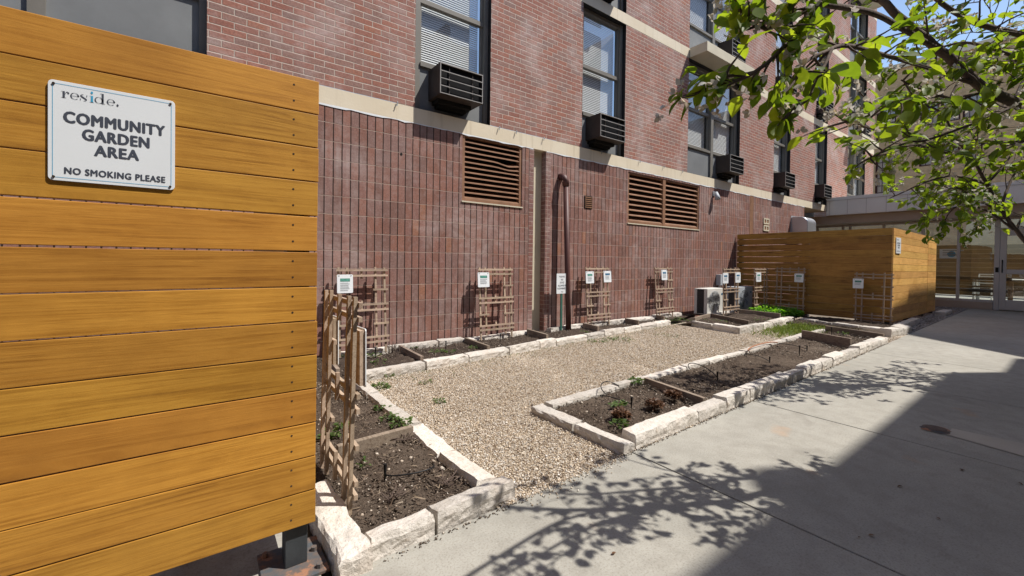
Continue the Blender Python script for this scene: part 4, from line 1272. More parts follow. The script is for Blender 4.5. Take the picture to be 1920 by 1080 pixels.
def didone(sg):
    """thick-and-thin serif lettering 'reside.' from plain shapes"""
    xl = sgpx(168, 180)[0]; xr = sgpx(700, 285)[0]
    zb = sgpx(200, 212)[1]; zt = sgpx(200, 152)[1]; xh = zt-zb
    u = (xr-xl)/100.0
    A = MB(); B = MB()

    def P(x, z): return (xl+x*u, LY, zb+z*xh)

    def ring(m, cx, w, a0, a1, th=0.26, thin=0.05):
        n = 28
        for k in range(n):
            pts = []
            for a, outer in ((k, 1), (k+1, 1), (k+1, 0), (k, 0)):
                t = R(a0+(a1-a0)*a/n)
                if outer: pts.append(P(cx+w/2*math.cos(t), 0.5+0.5*math.sin(t)))
                else: pts.append(P(cx+(w/2)*(1-2*th)*math.cos(t), 0.5+(0.5-thin)*math.sin(t)))
            m.poly(pts)

    def rect(m, x0, x1, z0, z1): m.poly([P(x0, z0), P(x1, z0), P(x1, z1), P(x0, z1)])
    # r
    rect(A, 3, 6.5, 0, 1); rect(A, 0.5, 9, 0, 0.05); rect(A, 0.5, 3, 0.95, 1)
    ring(A, 10.5, 7, 60, 170, 0.1, 0.1); dot = [P(12.3+1.6*math.cos(2*math.pi*k/12), 0.80+0.14*math.sin(2*math.pi*k/12)) for k in range(12)]; A.poly(dot)
    # e, d, e
    for cx in (23, 86): ring(A, cx, 15, 0, 315, 0.14, 0.04); rect(A, cx-7, cx+7.4, 0.49, 0.545); rect(A, cx+4.2, cx+7.5, 0.5, 0.62)
    ring(A, 64.5, 15, 0, 360, 0.14, 0.04); rect(A, 69.5, 73, 0, 1.62); rect(A, 67, 69.5, 1.56, 1.62); rect(A, 73, 75.5, 0, 0.05)
    # s
    n = 22; cpts = []
    for k in range(n+1):
        q = k/n; t = q*2-1
        x = 38+5.2*math.sin(-t*math.pi*0.98)*(-1); z = 0.5-0.47*math.sin(t*math.pi/2); th = 0.5+2.6*math.exp(-(t/0.42)**2)
        cpts.append((x, z, th))
    for k in range(n):
        x0, z0, t0 = cpts[k]; x1, z1, t1 = cpts[k+1]
        A.poly([P(x0-t0*.55, z0-.04), P(x1-t1*.55, z1-.04), P(x1+t1*.55, z1+.04), P(x0+t0*.55, z0+.04)])
    rect(A, 43, 44, 0.68, 0.98); rect(A, 32, 33, 0.02, 0.34)
    # i
    rect(B, 50.5, 54.2, 0, 1); rect(B, 48.3, 56.4, 0, 0.05); rect(B, 48.3, 50.5, 0.95, 1)
    B.poly([P(52.2+2.1*math.cos(2*math.pi*k/14), 1.5+0.2*math.sin(2*math.pi*k/14)) for k in range(14)])
    A.poly([P(98+2*math.cos(2*math.pi*k/14), 0.18+0.19*math.sin(2*math.pi*k/14)) for k in range(14)])
    A.build('logo_lettering', M['ink'], sg, SO); B.build('logo_lettering', M['blue'], sg, SO)


didone(sg)
for x, z in ((sx0+.011, sz1-.010), (sx1-.011, sz1-.010), (sx0+.011, sz0+.010), (sx1-.011, sz0+.010)):
    MB().tube([(x, SY-0.0025, z), (x, SY, z)], 0.0032, 10).build('screw', M['screw'], sg, SO)

# ------------------------------------------------------------------ far timber screen
FX = 10.32
fs = empty('timber_screen', (FX, 2.15, 0), 'brown timber enclosure at the far end of the garden, boards running level', 'screen')
FO = (FX, 2.15, 0)
ztop, zbot = 1.845, 0.095
nb = 13; pit = (ztop-zbot)/nb
for i in range(nb):
    z0 = zbot+i*pit; g = 0.004; g2 = 0.017 if i > 4 else 0.010
    e = random.uniform(-.003, .003)
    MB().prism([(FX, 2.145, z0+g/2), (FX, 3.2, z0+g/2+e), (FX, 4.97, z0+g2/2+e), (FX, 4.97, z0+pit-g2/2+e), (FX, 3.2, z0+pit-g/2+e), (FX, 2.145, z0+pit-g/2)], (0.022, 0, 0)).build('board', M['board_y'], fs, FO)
for i in range(nb):
    z0 = zbot+i*pit; g = 0.005
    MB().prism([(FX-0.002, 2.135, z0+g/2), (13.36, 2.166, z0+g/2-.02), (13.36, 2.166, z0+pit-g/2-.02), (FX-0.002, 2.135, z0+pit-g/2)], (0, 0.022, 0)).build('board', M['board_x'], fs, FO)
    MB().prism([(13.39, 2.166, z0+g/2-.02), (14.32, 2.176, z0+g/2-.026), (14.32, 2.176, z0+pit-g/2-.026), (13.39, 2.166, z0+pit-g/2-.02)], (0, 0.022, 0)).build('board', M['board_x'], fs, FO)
for x, y in ((FX+0.03, 2.17), (FX+0.03, 3.5), (FX+0.03, 4.86), (13.2, 2.20), (14.2, 2.21), (11.8, 2.19)):
    MB().box((x, y, 0), (x+0.08, y+0.08, 1.8)).build('post', M['steel'], fs, FO)
# screens behind keep it an enclosure
for i in range(nb):
    z0 = zbot+i*pit
    MB().box((14.30, 2.21, z0+.004), (14.322, 5.6, z0+pit-.004)).build('board', M['board_y'], fs, FO)
# small notice on it
a = aty(1680.5, 445, 2.128); b = aty(1688.5, 475.5, 2.128)
ns = empty('notice_sign', (a.x, 2.128, b.z), 'narrow white notice with dark text on the end face of the far screen', 'sign')
NO = (a.x, 2.128, b.z)
MB().box((a.x, 2.124, b.z), (b.x, 2.131, a.z)).build('plate', M['white'], ns, NO)
W = b.x-a.x; H = a.z-b.z
text_mesh('reside.', 'lettering', M['ink'], ns, (a.x+W*.12, a.x+W*.5, a.z-H*.17, a.z-H*.10), NO, y=2.1225)
for s, wf, zf in (('COMMUNITY', .72, .60), ('GARDEN', .5, .46), ('AREA', .35, .32), ('NO SMOKING PLEASE', .76, .12)):
    text_mesh(s, 'lettering', M['ink'], ns, (a.x+W*(.5-wf/2), a.x+W*(.5+wf/2), b.z+H*zf, b.z+H*(zf+(.1 if zf > .2 else .05))), NO, y=2.1225, bold=0.025)

# ------------------------------------------------------------------ glass pavilion at the end of the walk
GX = 17.0
pv = empty('glass_pavilion', (GX, 1.5, 0), 'low glazed pavilion with grey metal fascia across the end of the walk', 'building')
VO = (GX, 1.5, 0)
MB().box((16.12, -9, 2.71), (20.2, 4.984, 3.265)).build('roof', M['fascia'], pv, VO)
fl = MB()
y = 4.9
while y > -8.9:
    fl.box((16.112, y-0.004, 2.715), (16.122, y+0.004, 3.16)); y -= 0.46
fl.box((16.106, -9, 3.16), (16.122, 4.98, 3.172)); fl.build('fascia_seam', M['alu'], pv, VO)
MB().box((16.3, -9, 2.45), (17.1, 5.58, 2.709)).build('soffit_beam', M['soffit'], pv, VO)
yd = atx(1873, 500, GX).y; yd2 = yd-0.98
mull = [atx(x, 480, GX).y for x in (1656, 1729.5, 1797)]
fr = MB()
for y in mull+[5.5, 4.6, atx(1560, 430, GX).y-.3]: fr.box((GX-0.03, y-0.03, 0.2), (GX+0.06, y+0.03, 2.39))
fr.box((GX-0.03, yd-0.01, 0.0), (GX+0.08, yd+0.085, 2.39)); fr.box((GX-0.03, yd2-0.08, 0.0), (GX+0.08, yd2, 2.39))
fr.box((GX-0.032, -9, 2.39), (GX+0.08, 5.6, 2.449))
fr.box((GX-0.028, yd+0.085, 0.195), (GX+0.07, 5.6, 0.255)); fr.box((GX-0.028, -9, 0.195), (GX+0.07, yd2-0.08, 0.255))
fr.box((GX-0.026, yd2, 2.11), (GX+0.07, yd-.01, 2.17))
for y in (-0.8, -2.0, -3.2, -4.4, -5.6): fr.box((GX-0.025, y-0.03, 0.2), (GX+0.06, y+0.03, 2.39))
fr.build('glazing_frame', M['alu'], pv, VO, bevel=0.003)
gl = MB()
gl.poly([(GX+0.02, yd+0.085, 0.25), (GX+0.02, 5.6, 0.25), (GX+0.02, 5.6, 2.39), (GX+0.02, yd+0.085, 2.39)])
gl.poly([(GX+0.02, -9, 0.25), (GX+0.02, yd2-0.08, 0.25), (GX+0.02, yd2-.08, 2.39), (GX+0.02, -9, 2.39)])
gl.poly([(GX+0.02, yd2, 2.17), (GX+0.02, yd, 2.17), (GX+0.02, yd, 2.39), (GX+0.02, yd2, 2.39)])
gl.build('glazing', M['shopglass'], pv, VO)
MB().box((GX-0.05, yd+0.086, -0.03), (GX+0.15, 5.6, 0.194)).build('sill_wall', M['soffit'], pv, VO, bevel=0.01)
MB().box((GX-0.05, -9, -0.03), (GX+0.15, yd2-0.081, 0.193)).build('sill_wall', M['soffit'], pv, VO, bevel=0.01)
dz = 2.10
dm = MB(); t = 0.13
dm.box((GX-0.02, yd-t, 0.02), (GX+0.03, yd-.012, dz)); dm.box((GX-0.02, yd2+0.005, 0.02), (GX+0.03, yd2+t, dz))
dm.box((GX-0.019, yd2+t, 0.02), (GX+0.029, yd-t, 0.28)); dm.box((GX-0.019, yd2+t, dz-0.14), (GX+0.029, yd-t, dz)); dm.box((GX-0.019, yd2+t, 0.96), (GX+0.029, yd-t, 1.08))
do = dm.build('door', M['alu'], pv, VO, bevel=0.003)
dp = MB()
for z0, z1 in ((0.28, 0.96), (1.08, dz-0.14)): dp.poly([(GX+0.005, yd2+t, z0), (GX+0.005, yd-t, z0), (GX+0.005, yd-t, z1), (GX+0.005, yd2+t, z1)])
dp.build('door_pane', M['shopglass'], do, VO)
MB().tube([(GX-0.02, yd-.06, 1.0), (GX-0.06, yd-.06, 1.0), (GX-0.06, yd-.06, 1.32), (GX-0.02, yd-.06, 1.32)], 0.012, 8).build('handle', M['black'], do, VO)
MB().box((GX-0.04, yd+.0, 1.0), (GX-.02, yd+0.06, 1.13)).build('card_reader', M['black'], pv, VO)
# notice on the glass
a = atx(1761.5, 467, GX-.0); b = atx(1793, 484.5, GX)
gs = empty('glass_notice', (GX, a.y, b.z), 'white paper notice with a blue disc taped inside the pavilion glass', 'sign')
GO = (GX, a.y, b.z)
MB().box((GX+0.03, b.y, b.z), (GX+0.034, a.y, a.z)).build('plate', M['white'], gs, GO)
H = a.z-b.z
MB().prism([(GX+0.029, b.y+0.10+0.085*math.cos(2*math.pi*k/20), b.z+H*.45+0.085*math.sin(2*math.pi*k/20)) for k in range(20)], (0.001, 0, 0)).build('disc', M['blue'], gs, GO)
tl = MB()
for k, (zf, w) in enumerate(((.78, .42), (.55, .22), (.32, .30))):
    tl.poly([(GX+0.029, a.y-0.06, b.z+H*zf), (GX+0.029, a.y-0.06-w, b.z+H*zf), (GX+0.029, a.y-.06-w, b.z+H*(zf+.1)), (GX+0.029, a.y-.06, b.z+H*(zf+.1))])
tl.build('text_lines', M['inkgrey'], gs, GO)
# patio behind the glass
tag(MB().box((17.2, -9, -0.05), (24, 5.5, 0.03)).build('pavement', M['concrete']), kind='structure')
pf = empty('patio_screen', (23.6, 0, 0), 'warm timber board wall seen through the pavilion glass', 'screen')
for i in range(11):
    MB().box((23.6, -6, 0.1+i*0.17), (23.63, 5.4, 0.262+i*0.17)).build('board', M['board_d'], pf, (23.6, 0, 0))


def patio_table(x, y, w, d, h, m, label):
    r = empty('patio_table', (x, y, 0.03), label, 'table')
    MB().box((-d/2, -w/2, h-.04), (d/2, w/2, h)).build('tabletop', m, r, bevel=0.006)
    for sx in (-1, 1):
        for sy in (-1, 1): MB().box((sx*(d/2-.04)-.025, sy*(w/2-.04)-.025, 0), (sx*(d/2-.04)+.025, sy*(w/2-.04)+.025, h-.04)).build('leg', m, r)
    return r


def patio_chair():
    r = empty('patio_chair', (0, 0, 0), None, 'chair', 'white chairs behind the pavilion glass')
    MB().box((-.22, -.22, .42), (.22, .22, .45)).build('seat', M['chairw'], r)
    for sx in (-1, 1):
        for sy in (-1, 1): MB().bar((sx*.2, sy*.2, 0), (sx*.19, sy*.19, .42 if sx < 0 else .85), .03, .03).build('leg', M['chairw'], r)
    b = MB()
    for z in (.55, .66, .77, .84): b.box((.18, -.2, z), (.20, .2, z+.04))
    b.build('backrest', M['chairw'], r)
    return r


bn = empty('patio_bench', (18.9, 2.3, 0.03), 'dark slatted bench with wooden rails behind the pavilion glass', 'bench')
MB().box((-.3, -.95, .36), (.3, .95, .44)).build('seat', M['table'], bn, bevel=.01)
s = MB()
for z in (.10, .25, .50, .66): s.box((-.33, -1.0, z), (-.29, 1.0, z+.045))
s.build('rails', M['wicker'], bn)
MB().box((-.34, -1.02, .72), (-.2, 1.02, .80)).build('backrest', M['table'], bn, bevel=.01)
for sy in (-1, 1):
    for sx in (-.31, .27): MB().box((sx, sy*.98-.03, 0), (sx+.05, sy*.98+.03, .72)).build('leg', M['wicker'], bn)
patio_table(20.6, 2.9, 1.5, .8, .74, M['chairw'], 'long white patio table behind the bench')
patio_table(20.2, 1.3, .8, .8, .74, M['chairw'], 'small square white patio table behind the door jamb')
cp = patio_chair()
for i, (x, y, rz, lb) in enumerate(((20.2, 3.4, 0, 'white patio chair behind the left pane of the pavilion'), (20.9, 2.0, 200, 'white patio chair between the bench and the small table'), (19.4, .75, 20, 'white patio chair seen through the lower pane of the glass door'), (20.9, .9, 160, 'white patio chair by the wall beyond the door'))):
    o = cp if i == 0 else copy_tree(cp)
    o.location = (x, y, .03); o.rotation_euler = (0, 0, R(rz)); o['label'] = lb

# ------------------------------------------------------------------ tan building beyond
TX = 34.0
tb = empty('apartment_building', (TX, 4, 0), 'tan brick building with maroon multi-pane windows beyond the pavilion', 'building')
TO = (TX, 4, 0)
tw = [(7.05, 7.98, 5.6, 8.0), (7.05, 7.98, 8.9, 10.9)]
for k in range(3):
    for z0, z1 in ((5.85, 6.98+1.15-0.05), (9.3, 10.6)):
        y1 = 6.0-k*0.86 if k < 3 else 0
        tw.append((6.0-(k+1)*0.86+0.06, 6.0-k*0.86-0.02, z0+(1.1 if z0 < 7 else 0), z1))
tw += [(-2.6+d, -1.2+d, z, z+1.5) for d in (0, -4, 2.2) for z in (6.6, 9.4)]
w, rv = wall_holes(-25, 14, -0.05, 13.0, tw, 0, 0.2)


def sw(m):       # turn a wall built in X,Z at Y=0 to stand across X=TX
    m.v = [(TX+y, x, z) for x, y, z in m.v]
    m.f = [tuple(reversed(f)) for f in m.f]
    return m


w = sw(w); w.box((TX+0.3, -25, -0.05), (TX+12, 14, 12.99)); w.build('wall', M['tan_brick'], tb, TO)
for q in rv: sw(q).build('window_reveal', M['redbrown'], tb, TO)
MB().box((TX-0.15, -25, 13.0), (TX+12, 14, 13.3)).build('roof', M['band'], tb, TO)
for (a, b, z0, z1) in tw:
    m = MB(); m.box((TX+0.08, a, z0), (TX+.14, a+.08, z1)); m.box((TX+0.08, b-.08, z0), (TX+.14, b, z1)); m.box((TX+.08, a+.08, z0), (TX+.14, b-.08, z0+.08)); m.box((TX+.08, a+.08, z1-.08), (TX+.14, b-.08, z1))
    for k in (1, 2): yy = a+(b-a)*k/3; m.box((TX+.09, yy-.015, z0+.08), (TX+.13, yy+.015, z1-.08))
    n = max(2, int((z1-z0)/.45))
    for k in range(1, n): zz = z0+(z1-z0)*k/n; m.box((TX+.092, a+.08, zz-.015), (TX+.128, b-.08, zz+.015))
    f = m.build('window', M['redbrown'], tb, TO)
    MB().poly([(TX+.15, a, z0), (TX+.15, b, z0), (TX+.15, b, z1), (TX+.15, a, z1)]).build('pane', M['glass'], f, TO)
    MB().box((TX+.2, a, z0), (TX+.22, b, z1)).build('blind', M['creampane'], f, TO)

# ------------------------------------------------------------------ neighbour on the sunny side of the walk (behind the camera; shades the walk)
NY = -3.0


def sh(x, y, z=0.0):            # ground point -> the point of the neighbour's face that shades it
    t = y-NY; return (x-LIGHT.x*t, z-LIGHT.z*t)


def shp(px, py): return sh(*aty(px, py, 2.15))


prof = [(-30, -0.05), (-30, sh(0, .86)[1]), sh(2.25, .86), sh(2.29, 1.0), sh(2.40, 1.085), sh(2.55, 1.08), sh(2.68, 1.0), sh(2.74, .86), sh(6.5, .88), sh(7.25, .42), sh(8.4, .42), sh(9.45, 1.72), shp(1673, 573), shp(1702, 557.7), shp(1704.4, 544.4), shp(1740.5, 534.8), shp(1756, 532), (20.5, shp(1756, 532)[1]), (20.5, -0.05)]
nbr = empty('neighbour_house', (0, NY, 0), 'tall brick neighbour along the near side of the walk', 'building')
MB().prism([(x, NY, z) for x, z in prof], (0, -8, 0)).build('wall', M['grey_brick'], nbr, (0, NY, 0))
for x in np.arange(-10, 20, 2.6):
    for z in (1.0, 3.8, 6.4):
        if z+1.5 > 7.5 and 11 < x < 13.5: continue
        wo = MB().box((x, NY+0.002, z), (x+1.2, NY+0.05, z+1.5)).build('window', M['bronze'], nbr, (0, NY, 0))
        MB().box((x+.08, NY+.03, z+.08), (x+1.12, NY+0.055, z+1.42)).build('pane', M['room'], wo, (0, NY, 0))

# ------------------------------------------------------------------ small things on the walk and in the beds
c = atz(1755, 805, 0.0)
cv = empty('drain_cover', (c.x, c.y, 0.001), 'small round rusty drain cover set in the concrete walk', 'drain cover')
m = MB(); m.tube([(0, 0, -0.01), (0, 0, 0.006)], [0.072, 0.072], 24); m.build('rim', M['rust'], cv)
m = MB(); m.tube([(0, 0, 0.0), (0, 0, 0.0085)], [0.058, 0.056], 24); m.build('lid', M['iron'], cv)
m = MB(); m.poly([(-0.02+0.085*math.cos(2*math.pi*k/18)*random.uniform(.9, 1.1), 0.085*math.sin(2*math.pi*k/18)*random.uniform(.7, 1.15), 0.0035) for k in range(18)])
m.build('rust_stain', M['rust'], cv)


def bez(a, b, c, d, n=16):
    a, b, c, d = map(Vector, (a, b, c, d)); out = []
    for i in range(n+1):
        t = i/n; out.append(a*(1-t)**3+b*3*t*(1-t)**2+c*3*t*t*(1-t)+d*t**3)
    return out


def hose(p, q, bulge, label, z=0.055, arch=0.10, stake=True, mat='hose', r=0.004, group='black drip hoses in the beds'):
    p = Vector((p.x, p.y, z)); q = Vector((q.x, q.y, z)); bv = Vector((bulge[0]*.8, bulge[1]*.8, arch*.62))
    e = empty('drip_hose', p, label, 'hose', group)
    MB().tube(bez(p, p+bv, q+bv, q), r, 7).build('tube', M[mat], e, p, smooth=True)
    if stake:
        MB().tube([(q.x, q.y, z-.03), (q.x, q.y, z+0.055)], [0.004, 0.009], 7).build('stake', M['hose'], e, p)
    return e


G = lambda x, y, z=0.07: atz(x, y, z)
hose(G(810, 872), G(722, 892), (0.03, -0.12), 'curled black drip hose in the nearest corner of the near bed', 0.075, 0.02)
hose(G(1130, 745), G(1184, 758), (-0.05, 0.10), 'short drip hose loop at the front of the centre bed', 0.07, 0.05)
hose(G(1137, 742), G(1160, 726), (-0.02, 0.16), 'thin hose arching over the stones at the front of the centre bed', 0.08, 0.09, False)
hose(G(1293, 692), G(1345, 708), (0.02, 0.12), 'black hose arching high in the middle of the centre bed', 0.07, 0.16)
hose(G(1397, 668), G(1443, 678), (0.05, 0.1), 'black hose with upright stake in the rear half of the centre bed', 0.07, 0.07)
hose(G(1458, 646), G(1513, 656), (0.1, 0.05), 'thin black hose with stake near the grey timber board', 0.07, 0.04)
hose(G(1404, 660), G(1458, 645), (0.1, 0.12), 'copper coloured hose lying along the rear of the centre bed', 0.085, 0.03, False, 'orange_hose', 0.008, None)
for i, (x, y, lb) in enumerate(((1559, 626, 'black stake in the last section of the centre bed'), (1365, 608, 'black stake in the near section of the condenser bed'), (938, 640, 'black stake right of the trellis below the small louver'), (836, 655, 'black stake between the first two timber boards of the wall bed'), (704, 668, 'black stake in front of the nearest wall trellis'), (1499, 664, 'thin black stake in the open soil of the centre bed'))):
    p = G(x, y)
    e = empty('drip_stake', p, lb, 'stake', 'black drip stakes in the soil')
    MB().tube([(0, 0, -.03), (0, 0, 0.08), (0, 0, .1)], [0.004, 0.007, 0.009], 7).build('shaft', M['hose'], e)
    MB().tube([(-.012, 0, .1), (.012, 0, .1)], 0.006, 6).build('emitter', M['hose'], e)

LEAFV = None


def leaf_template(nseg=4, width=0.62, fold=0.16, curl=0.18):
    """ovate leaf of length 1 along +X, folded on the midrib"""
    ws = [0.02, 0.72, 1.0, 0.72, 0.0]
    V = []; F = []
    for i, w in enumerate(ws):
        x = i/(len(ws)-1); z = -curl*x*x
        V += [(x, -w*width/2, z+fold*w*0.5), (x, 0, z), (x, w*width/2, z+fold*w*0.5)]
    for i in range(len(ws)-1):
        a = i*3
        F += [(a, a+3, a+4, a+1), (a+1, a+4, a+5, a+2)]
    return np.array(V, float), np.array(F)


LV, LF = leaf_template()


def leaves(name, P, D, N, S, m, rng, parent=None, off=(0, 0, 0), V0=None, F0=None):
    """P positions, D axis directions, N rough normals, S lengths"""
    V0 = LV if V0 is None else V0; F0 = LF if F0 is None else F0
    n = len(P)
    D = D/np.linalg.norm(D, axis=1, keepdims=True)
    N = N-(N*D).sum(1, keepdims=True)*D; N /= np.maximum(np.linalg.norm(N, axis=1, keepdims=True), 1e-6)
    B = np.cross(N, D)
    wv = rng.uniform(0.8, 1.2, n)
    bend = rng.uniform(0.2, 2.2, n)[:, None, None]; D = D+0
    V = P[:, None, :]+S[:, None, None]*(V0[None, :, 0:1]*D[:, None, :]+V0[None, :, 1:2]*wv[:, None, None]*B[:, None, :]+bend*V0[None, :, 2:3]*N[:, None, :])
    V = (V-np.array(off)).reshape(-1, 3)
    F = (F0[None]+len(V0)*np.arange(n)[:, None, None]).reshape(-1, F0.shape[1])
    return np_mesh(name, V, F, m, parent, smooth=True, attr=np.repeat(rng.uniform(0, 1, n), len(V0)))


bl = np.array([(0, -.06, 0), (0, .06, 0), (.6, -.045, .1), (.6, .045, .1), (1, 0, -.05)]); bf = np.array([(0, 2, 3), (0, 3, 1), (2, 4, 3)])
P = []
for nm, k in (('near', 1300), ('wall', 1800), ('centre', 2200), ('corner', 300)):
    x0, x1, f0, f1, z = bedgrids[nm]
    x = RNG.uniform(x0+.03, x1-.03, k); lo = np.array([f0(t) for t in x]); hi = np.array([f1(t) for t in x])
    P.append(np.stack([x, lo+RNG.uniform(.03, .97, k)*(hi-lo), z+.012+RNG.uniform(0.0, 0.018, k)], -1))
P = np.concatenate(P); n = len(P)
tag(leaves('plant_litter', P, np.stack([RNG.normal(0, 1, n), RNG.normal(0, 1, n), RNG.normal(0, .18, n)], -1), np.stack([RNG.normal(0, .4, n), RNG.normal(0, .4, n), np.ones(n)], -1), RNG.uniform(.012, .045, n)*np.where(RNG.uniform(0, 1, n) > .95, 1.8, 1), M['litter'], RNG, V0=bl, F0=bf),
    'dry straw, bark chips and twiggy litter lying on the soil of the beds', 'litter', kind='stuff')


# ---- low plants
def tuft(p, n, spread, size, h, m, label, name='weed', cat='plant', group=None, seed=0, up=0.7):
    r = np.random.default_rng(seed)
    a = r.uniform(0, 2*np.pi, n); rad = spread*np.sqrt(r.uniform(0, 1, n))
    P = np.stack([p[0]+rad*np.cos(a), p[1]+rad*np.sin(a), p[2]+r.uniform(0, h, n)*(1-0.5*rad/spread)], -1)
    a2 = a+r.normal(0, .8, n)
    D = np.stack([np.cos(a2), np.sin(a2), r.uniform(-.1, up*1.6, n)], -1)
    N = np.stack([r.normal(0, .4, n), r.normal(0, .4, n), np.ones(n)], -1)
    e = empty(name, p, label, cat, group)
    leaves('foliage', P, D, N, size*r.uniform(.6, 1.25, n), m, r, e, p)
    st = MB()
    for k in range(min(14, n//4)):
        st.tube([(0, 0, -0.01), tuple((Vector(P[k])-Vector(p))*0.9)], [0.0022, 0.0012], 4, False)
    st.build('stems', m, e)
    return e


lush = [(1440, 588, .30, 700), (1470, 585, .34, 900), (1497, 586, .26, 600), (1455, 592, .26, 500)]
for i, (x, y, sp, n) in enumerate(lush):
    p = atz(x, y, 0.09)
tuft((9.62, 3.95, 0.09), 1100, 0.36, 0.06, 0.20, M['lush'], 'lush bright green plant, left clump, by the far screen', 'leafy_plant', 'plant', 'lush green clumps by the far screen', 31)
tuft((9.80, 3.68, 0.09), 800, 0.26, 0.06, 0.17, M['lush'], 'lush bright green plant, right clump, by the far screen', 'leafy_plant', 'plant', 'lush green clumps by the far screen', 32)
weeds = [(640, 668, 60, .07, .035, 'small green weed at the foot of the near lattice, by the wall bed corner'), (700, 668, 50, .07, .03, 'green seedling clump below the nearest wall trellis'), (712, 680, 50, .09, .028, 'low seedling patch on the front edge of the wall bed'),
         (776, 652, 30, .05, .03, 'seedling beside the first timber board of the wall bed'), (818, 660, 50, .08, .03, 'seedling left of the black stake between two timber boards'), (842, 661, 50, .07, .03, 'seedling right of the black stake between two timber boards'), (845, 638, 40, .05, .03, 'green sprig against the stones at the foot of the wall'), (888, 653, 40, .06, .028, 'seedling in front of the board left of the louver trellis'),
         (712, 727, 120, .09, .03, 'spread of green weeds in the gravel near the nearest corner of the wall bed'), (728, 707, 50, .06, .025, 'small weed in the gravel close to the first wall bed stone'), (805, 684, 30, .05, .03, 'weed at the joint of two wall bed stones'), (797, 718, 40, .06, .022, 'faint weed in the gravel before the wall bed'), (823, 754, 60, .05, .022, 'dark green weed alone in the middle of the gravel'),
         (715, 768, 40, .05, .03, 'weed against the inner side of the near bed stones, farther'), (728, 785, 50, .05, .03, 'weed against the inner side of the near bed stones, middle'), (752, 796, 80, .06, .035, 'bright weed where the timber board meets the near bed stones'), (618, 818, 60, .05, .035, 'weed beside the near lattice at the back of the timber board'), (640, 802, 40, .05, .03, 'weed behind the near lattice'), (682, 870, 16, .03, .025, 'tiny sprout in the near bed'),
         (1120, 640, 70, .16, .03, 'grey green weeds on the gravel in front of the white stone'), (1165, 638, 90, .2, .03, 'weeds along the gravel edge of the wall bed'), (1255, 630, 60, .2, .025, 'thin weeds in the middle of the gravel court'), (1048, 613, 50, .09, .04, 'green sprout at the foot of the dog notice'), (1095, 624, 30, .07, .03, 'green sprout on the front of the wall bed past the pipe'),
         (1158, 760, 60, .05, .035, 'grey green young plant in the front of the centre bed'), (1160, 797, 60, .045, .03, 'small green plant near the front corner of the centre bed'), (1193, 716, 70, .06, .035, 'green weed against the stones at the back of the front centre section'), (1265, 600, 150, .3, .035, 'green ground cover in the wall bed left of the white condenser'), (1340, 603, 140, .22, .035, 'low greens in the near section of the condenser bed'), (1420, 600, 120, .22, .035, 'low greens in the middle section of the condenser bed'),
         (1580, 626, 30, .08, .03, 'pale sprout in the last section of the centre bed'), (1615, 613, 40, .1, .03, 'low weed in the bed under the far screen')]
for i, (x, y, n, sp, sz, lb) in enumerate(weeds):
    p = atz(x, y, 0.06 if i not in (8, 9, 10, 11, 12, 19, 20, 21) else 0.0)
    tuft(tuple(p), int(n*0.7), sp, sz, 0.035, M['weed'], lb, 'weed', 'weed', 'small weeds and seedlings', 50+i, 0.5)
for i, (x, y, lb) in enumerate(((1165, 782, 'dry rusty brown plant stub nearest the front corner of the centre bed'), (1227, 763, 'dry rusty brown plant stub in the middle of the front centre section'), (1262, 744, 'dry rusty brown plant stub nearest the first centre board'))):
    tuft(tuple(atz(x, y, 0.06)), 230, 0.055, 0.03, 0.055, M['dryleaf'], lb, 'dry_plant', 'dry plant', 'dry brown stubs in the centre bed', 90+i, 0.9)
# dry twigs lying in the near bed and dark cut stems in the wall bed
for i, (x, y, lb) in enumerate(((760, 825, 'tangle of dry twigs by the timber board of the near bed'), (735, 935, 'dark dry twigs in the middle of the near bed front'), (830, 905, 'dry root stub near the stones in the near bed'), (735, 662, 'cut dark stems standing behind the first timber board'), (745, 668, 'short cut twigs beside the first timber board'))):
    p = atz(x, y, 0.06); rr = random.Random(i)
    m = MB()
    for k in range(9):
        a = rr.uniform(0, 6.28); l = rr.uniform(.03, .10)
        up = rr.uniform(0, .04) if i < 3 else rr.uniform(.04, .12)
        m.tube([(rr.uniform(-.02, .02), rr.uniform(-.02, .02), 0), (l*.6*math.cos(a), l*.6*math.sin(a), up), (l*math.cos(a+.3), l*math.sin(a+.3), up*1.2)], [.004, .003, .0015], 5)
    tag(m.build('dry_twigs', M['bark']), lb, 'twigs', 'dry twigs in the beds').location = p
# grass patch at the far end of the gravel
n = 3600
gx = RNG.normal(8.5, .55, n); gy = RNG.normal(2.9, .28, n)
ok = (gy < 3.3) & (gy > 2.55) & (gx > 7.0) & (gx < 9.2-(3.3-gy)*.35)
gx, gy = gx[ok], gy[ok]; n = len(gx)
bl = np.array([(0, -.06, 0), (0, .06, 0), (.6, -.045, .1), (.6, .045, .1), (1, 0, -.05)]); bf = np.array([(0, 2, 3), (0, 3, 1), (2, 4, 3)])
tag(leaves('grass', np.stack([gx, gy, np.zeros(n)], -1), np.stack([RNG.normal(0, .6, n), RNG.normal(0, .6, n), RNG.uniform(.3, 1.1, n)], -1), RNG.normal(0, 1, (n, 3)), RNG.uniform(.04, .11, n), M['grass'], RNG, V0=bl, F0=bf),
    'patch of bright grass and weeds between the beds at the far end of the gravel', 'grass', kind='stuff')
n = 2600
gx = RNG.uniform(1.3, 8.5, n); gy = np.array([gf(x) for x in gx])-np.abs(RNG.normal(0, .16, n))-.01
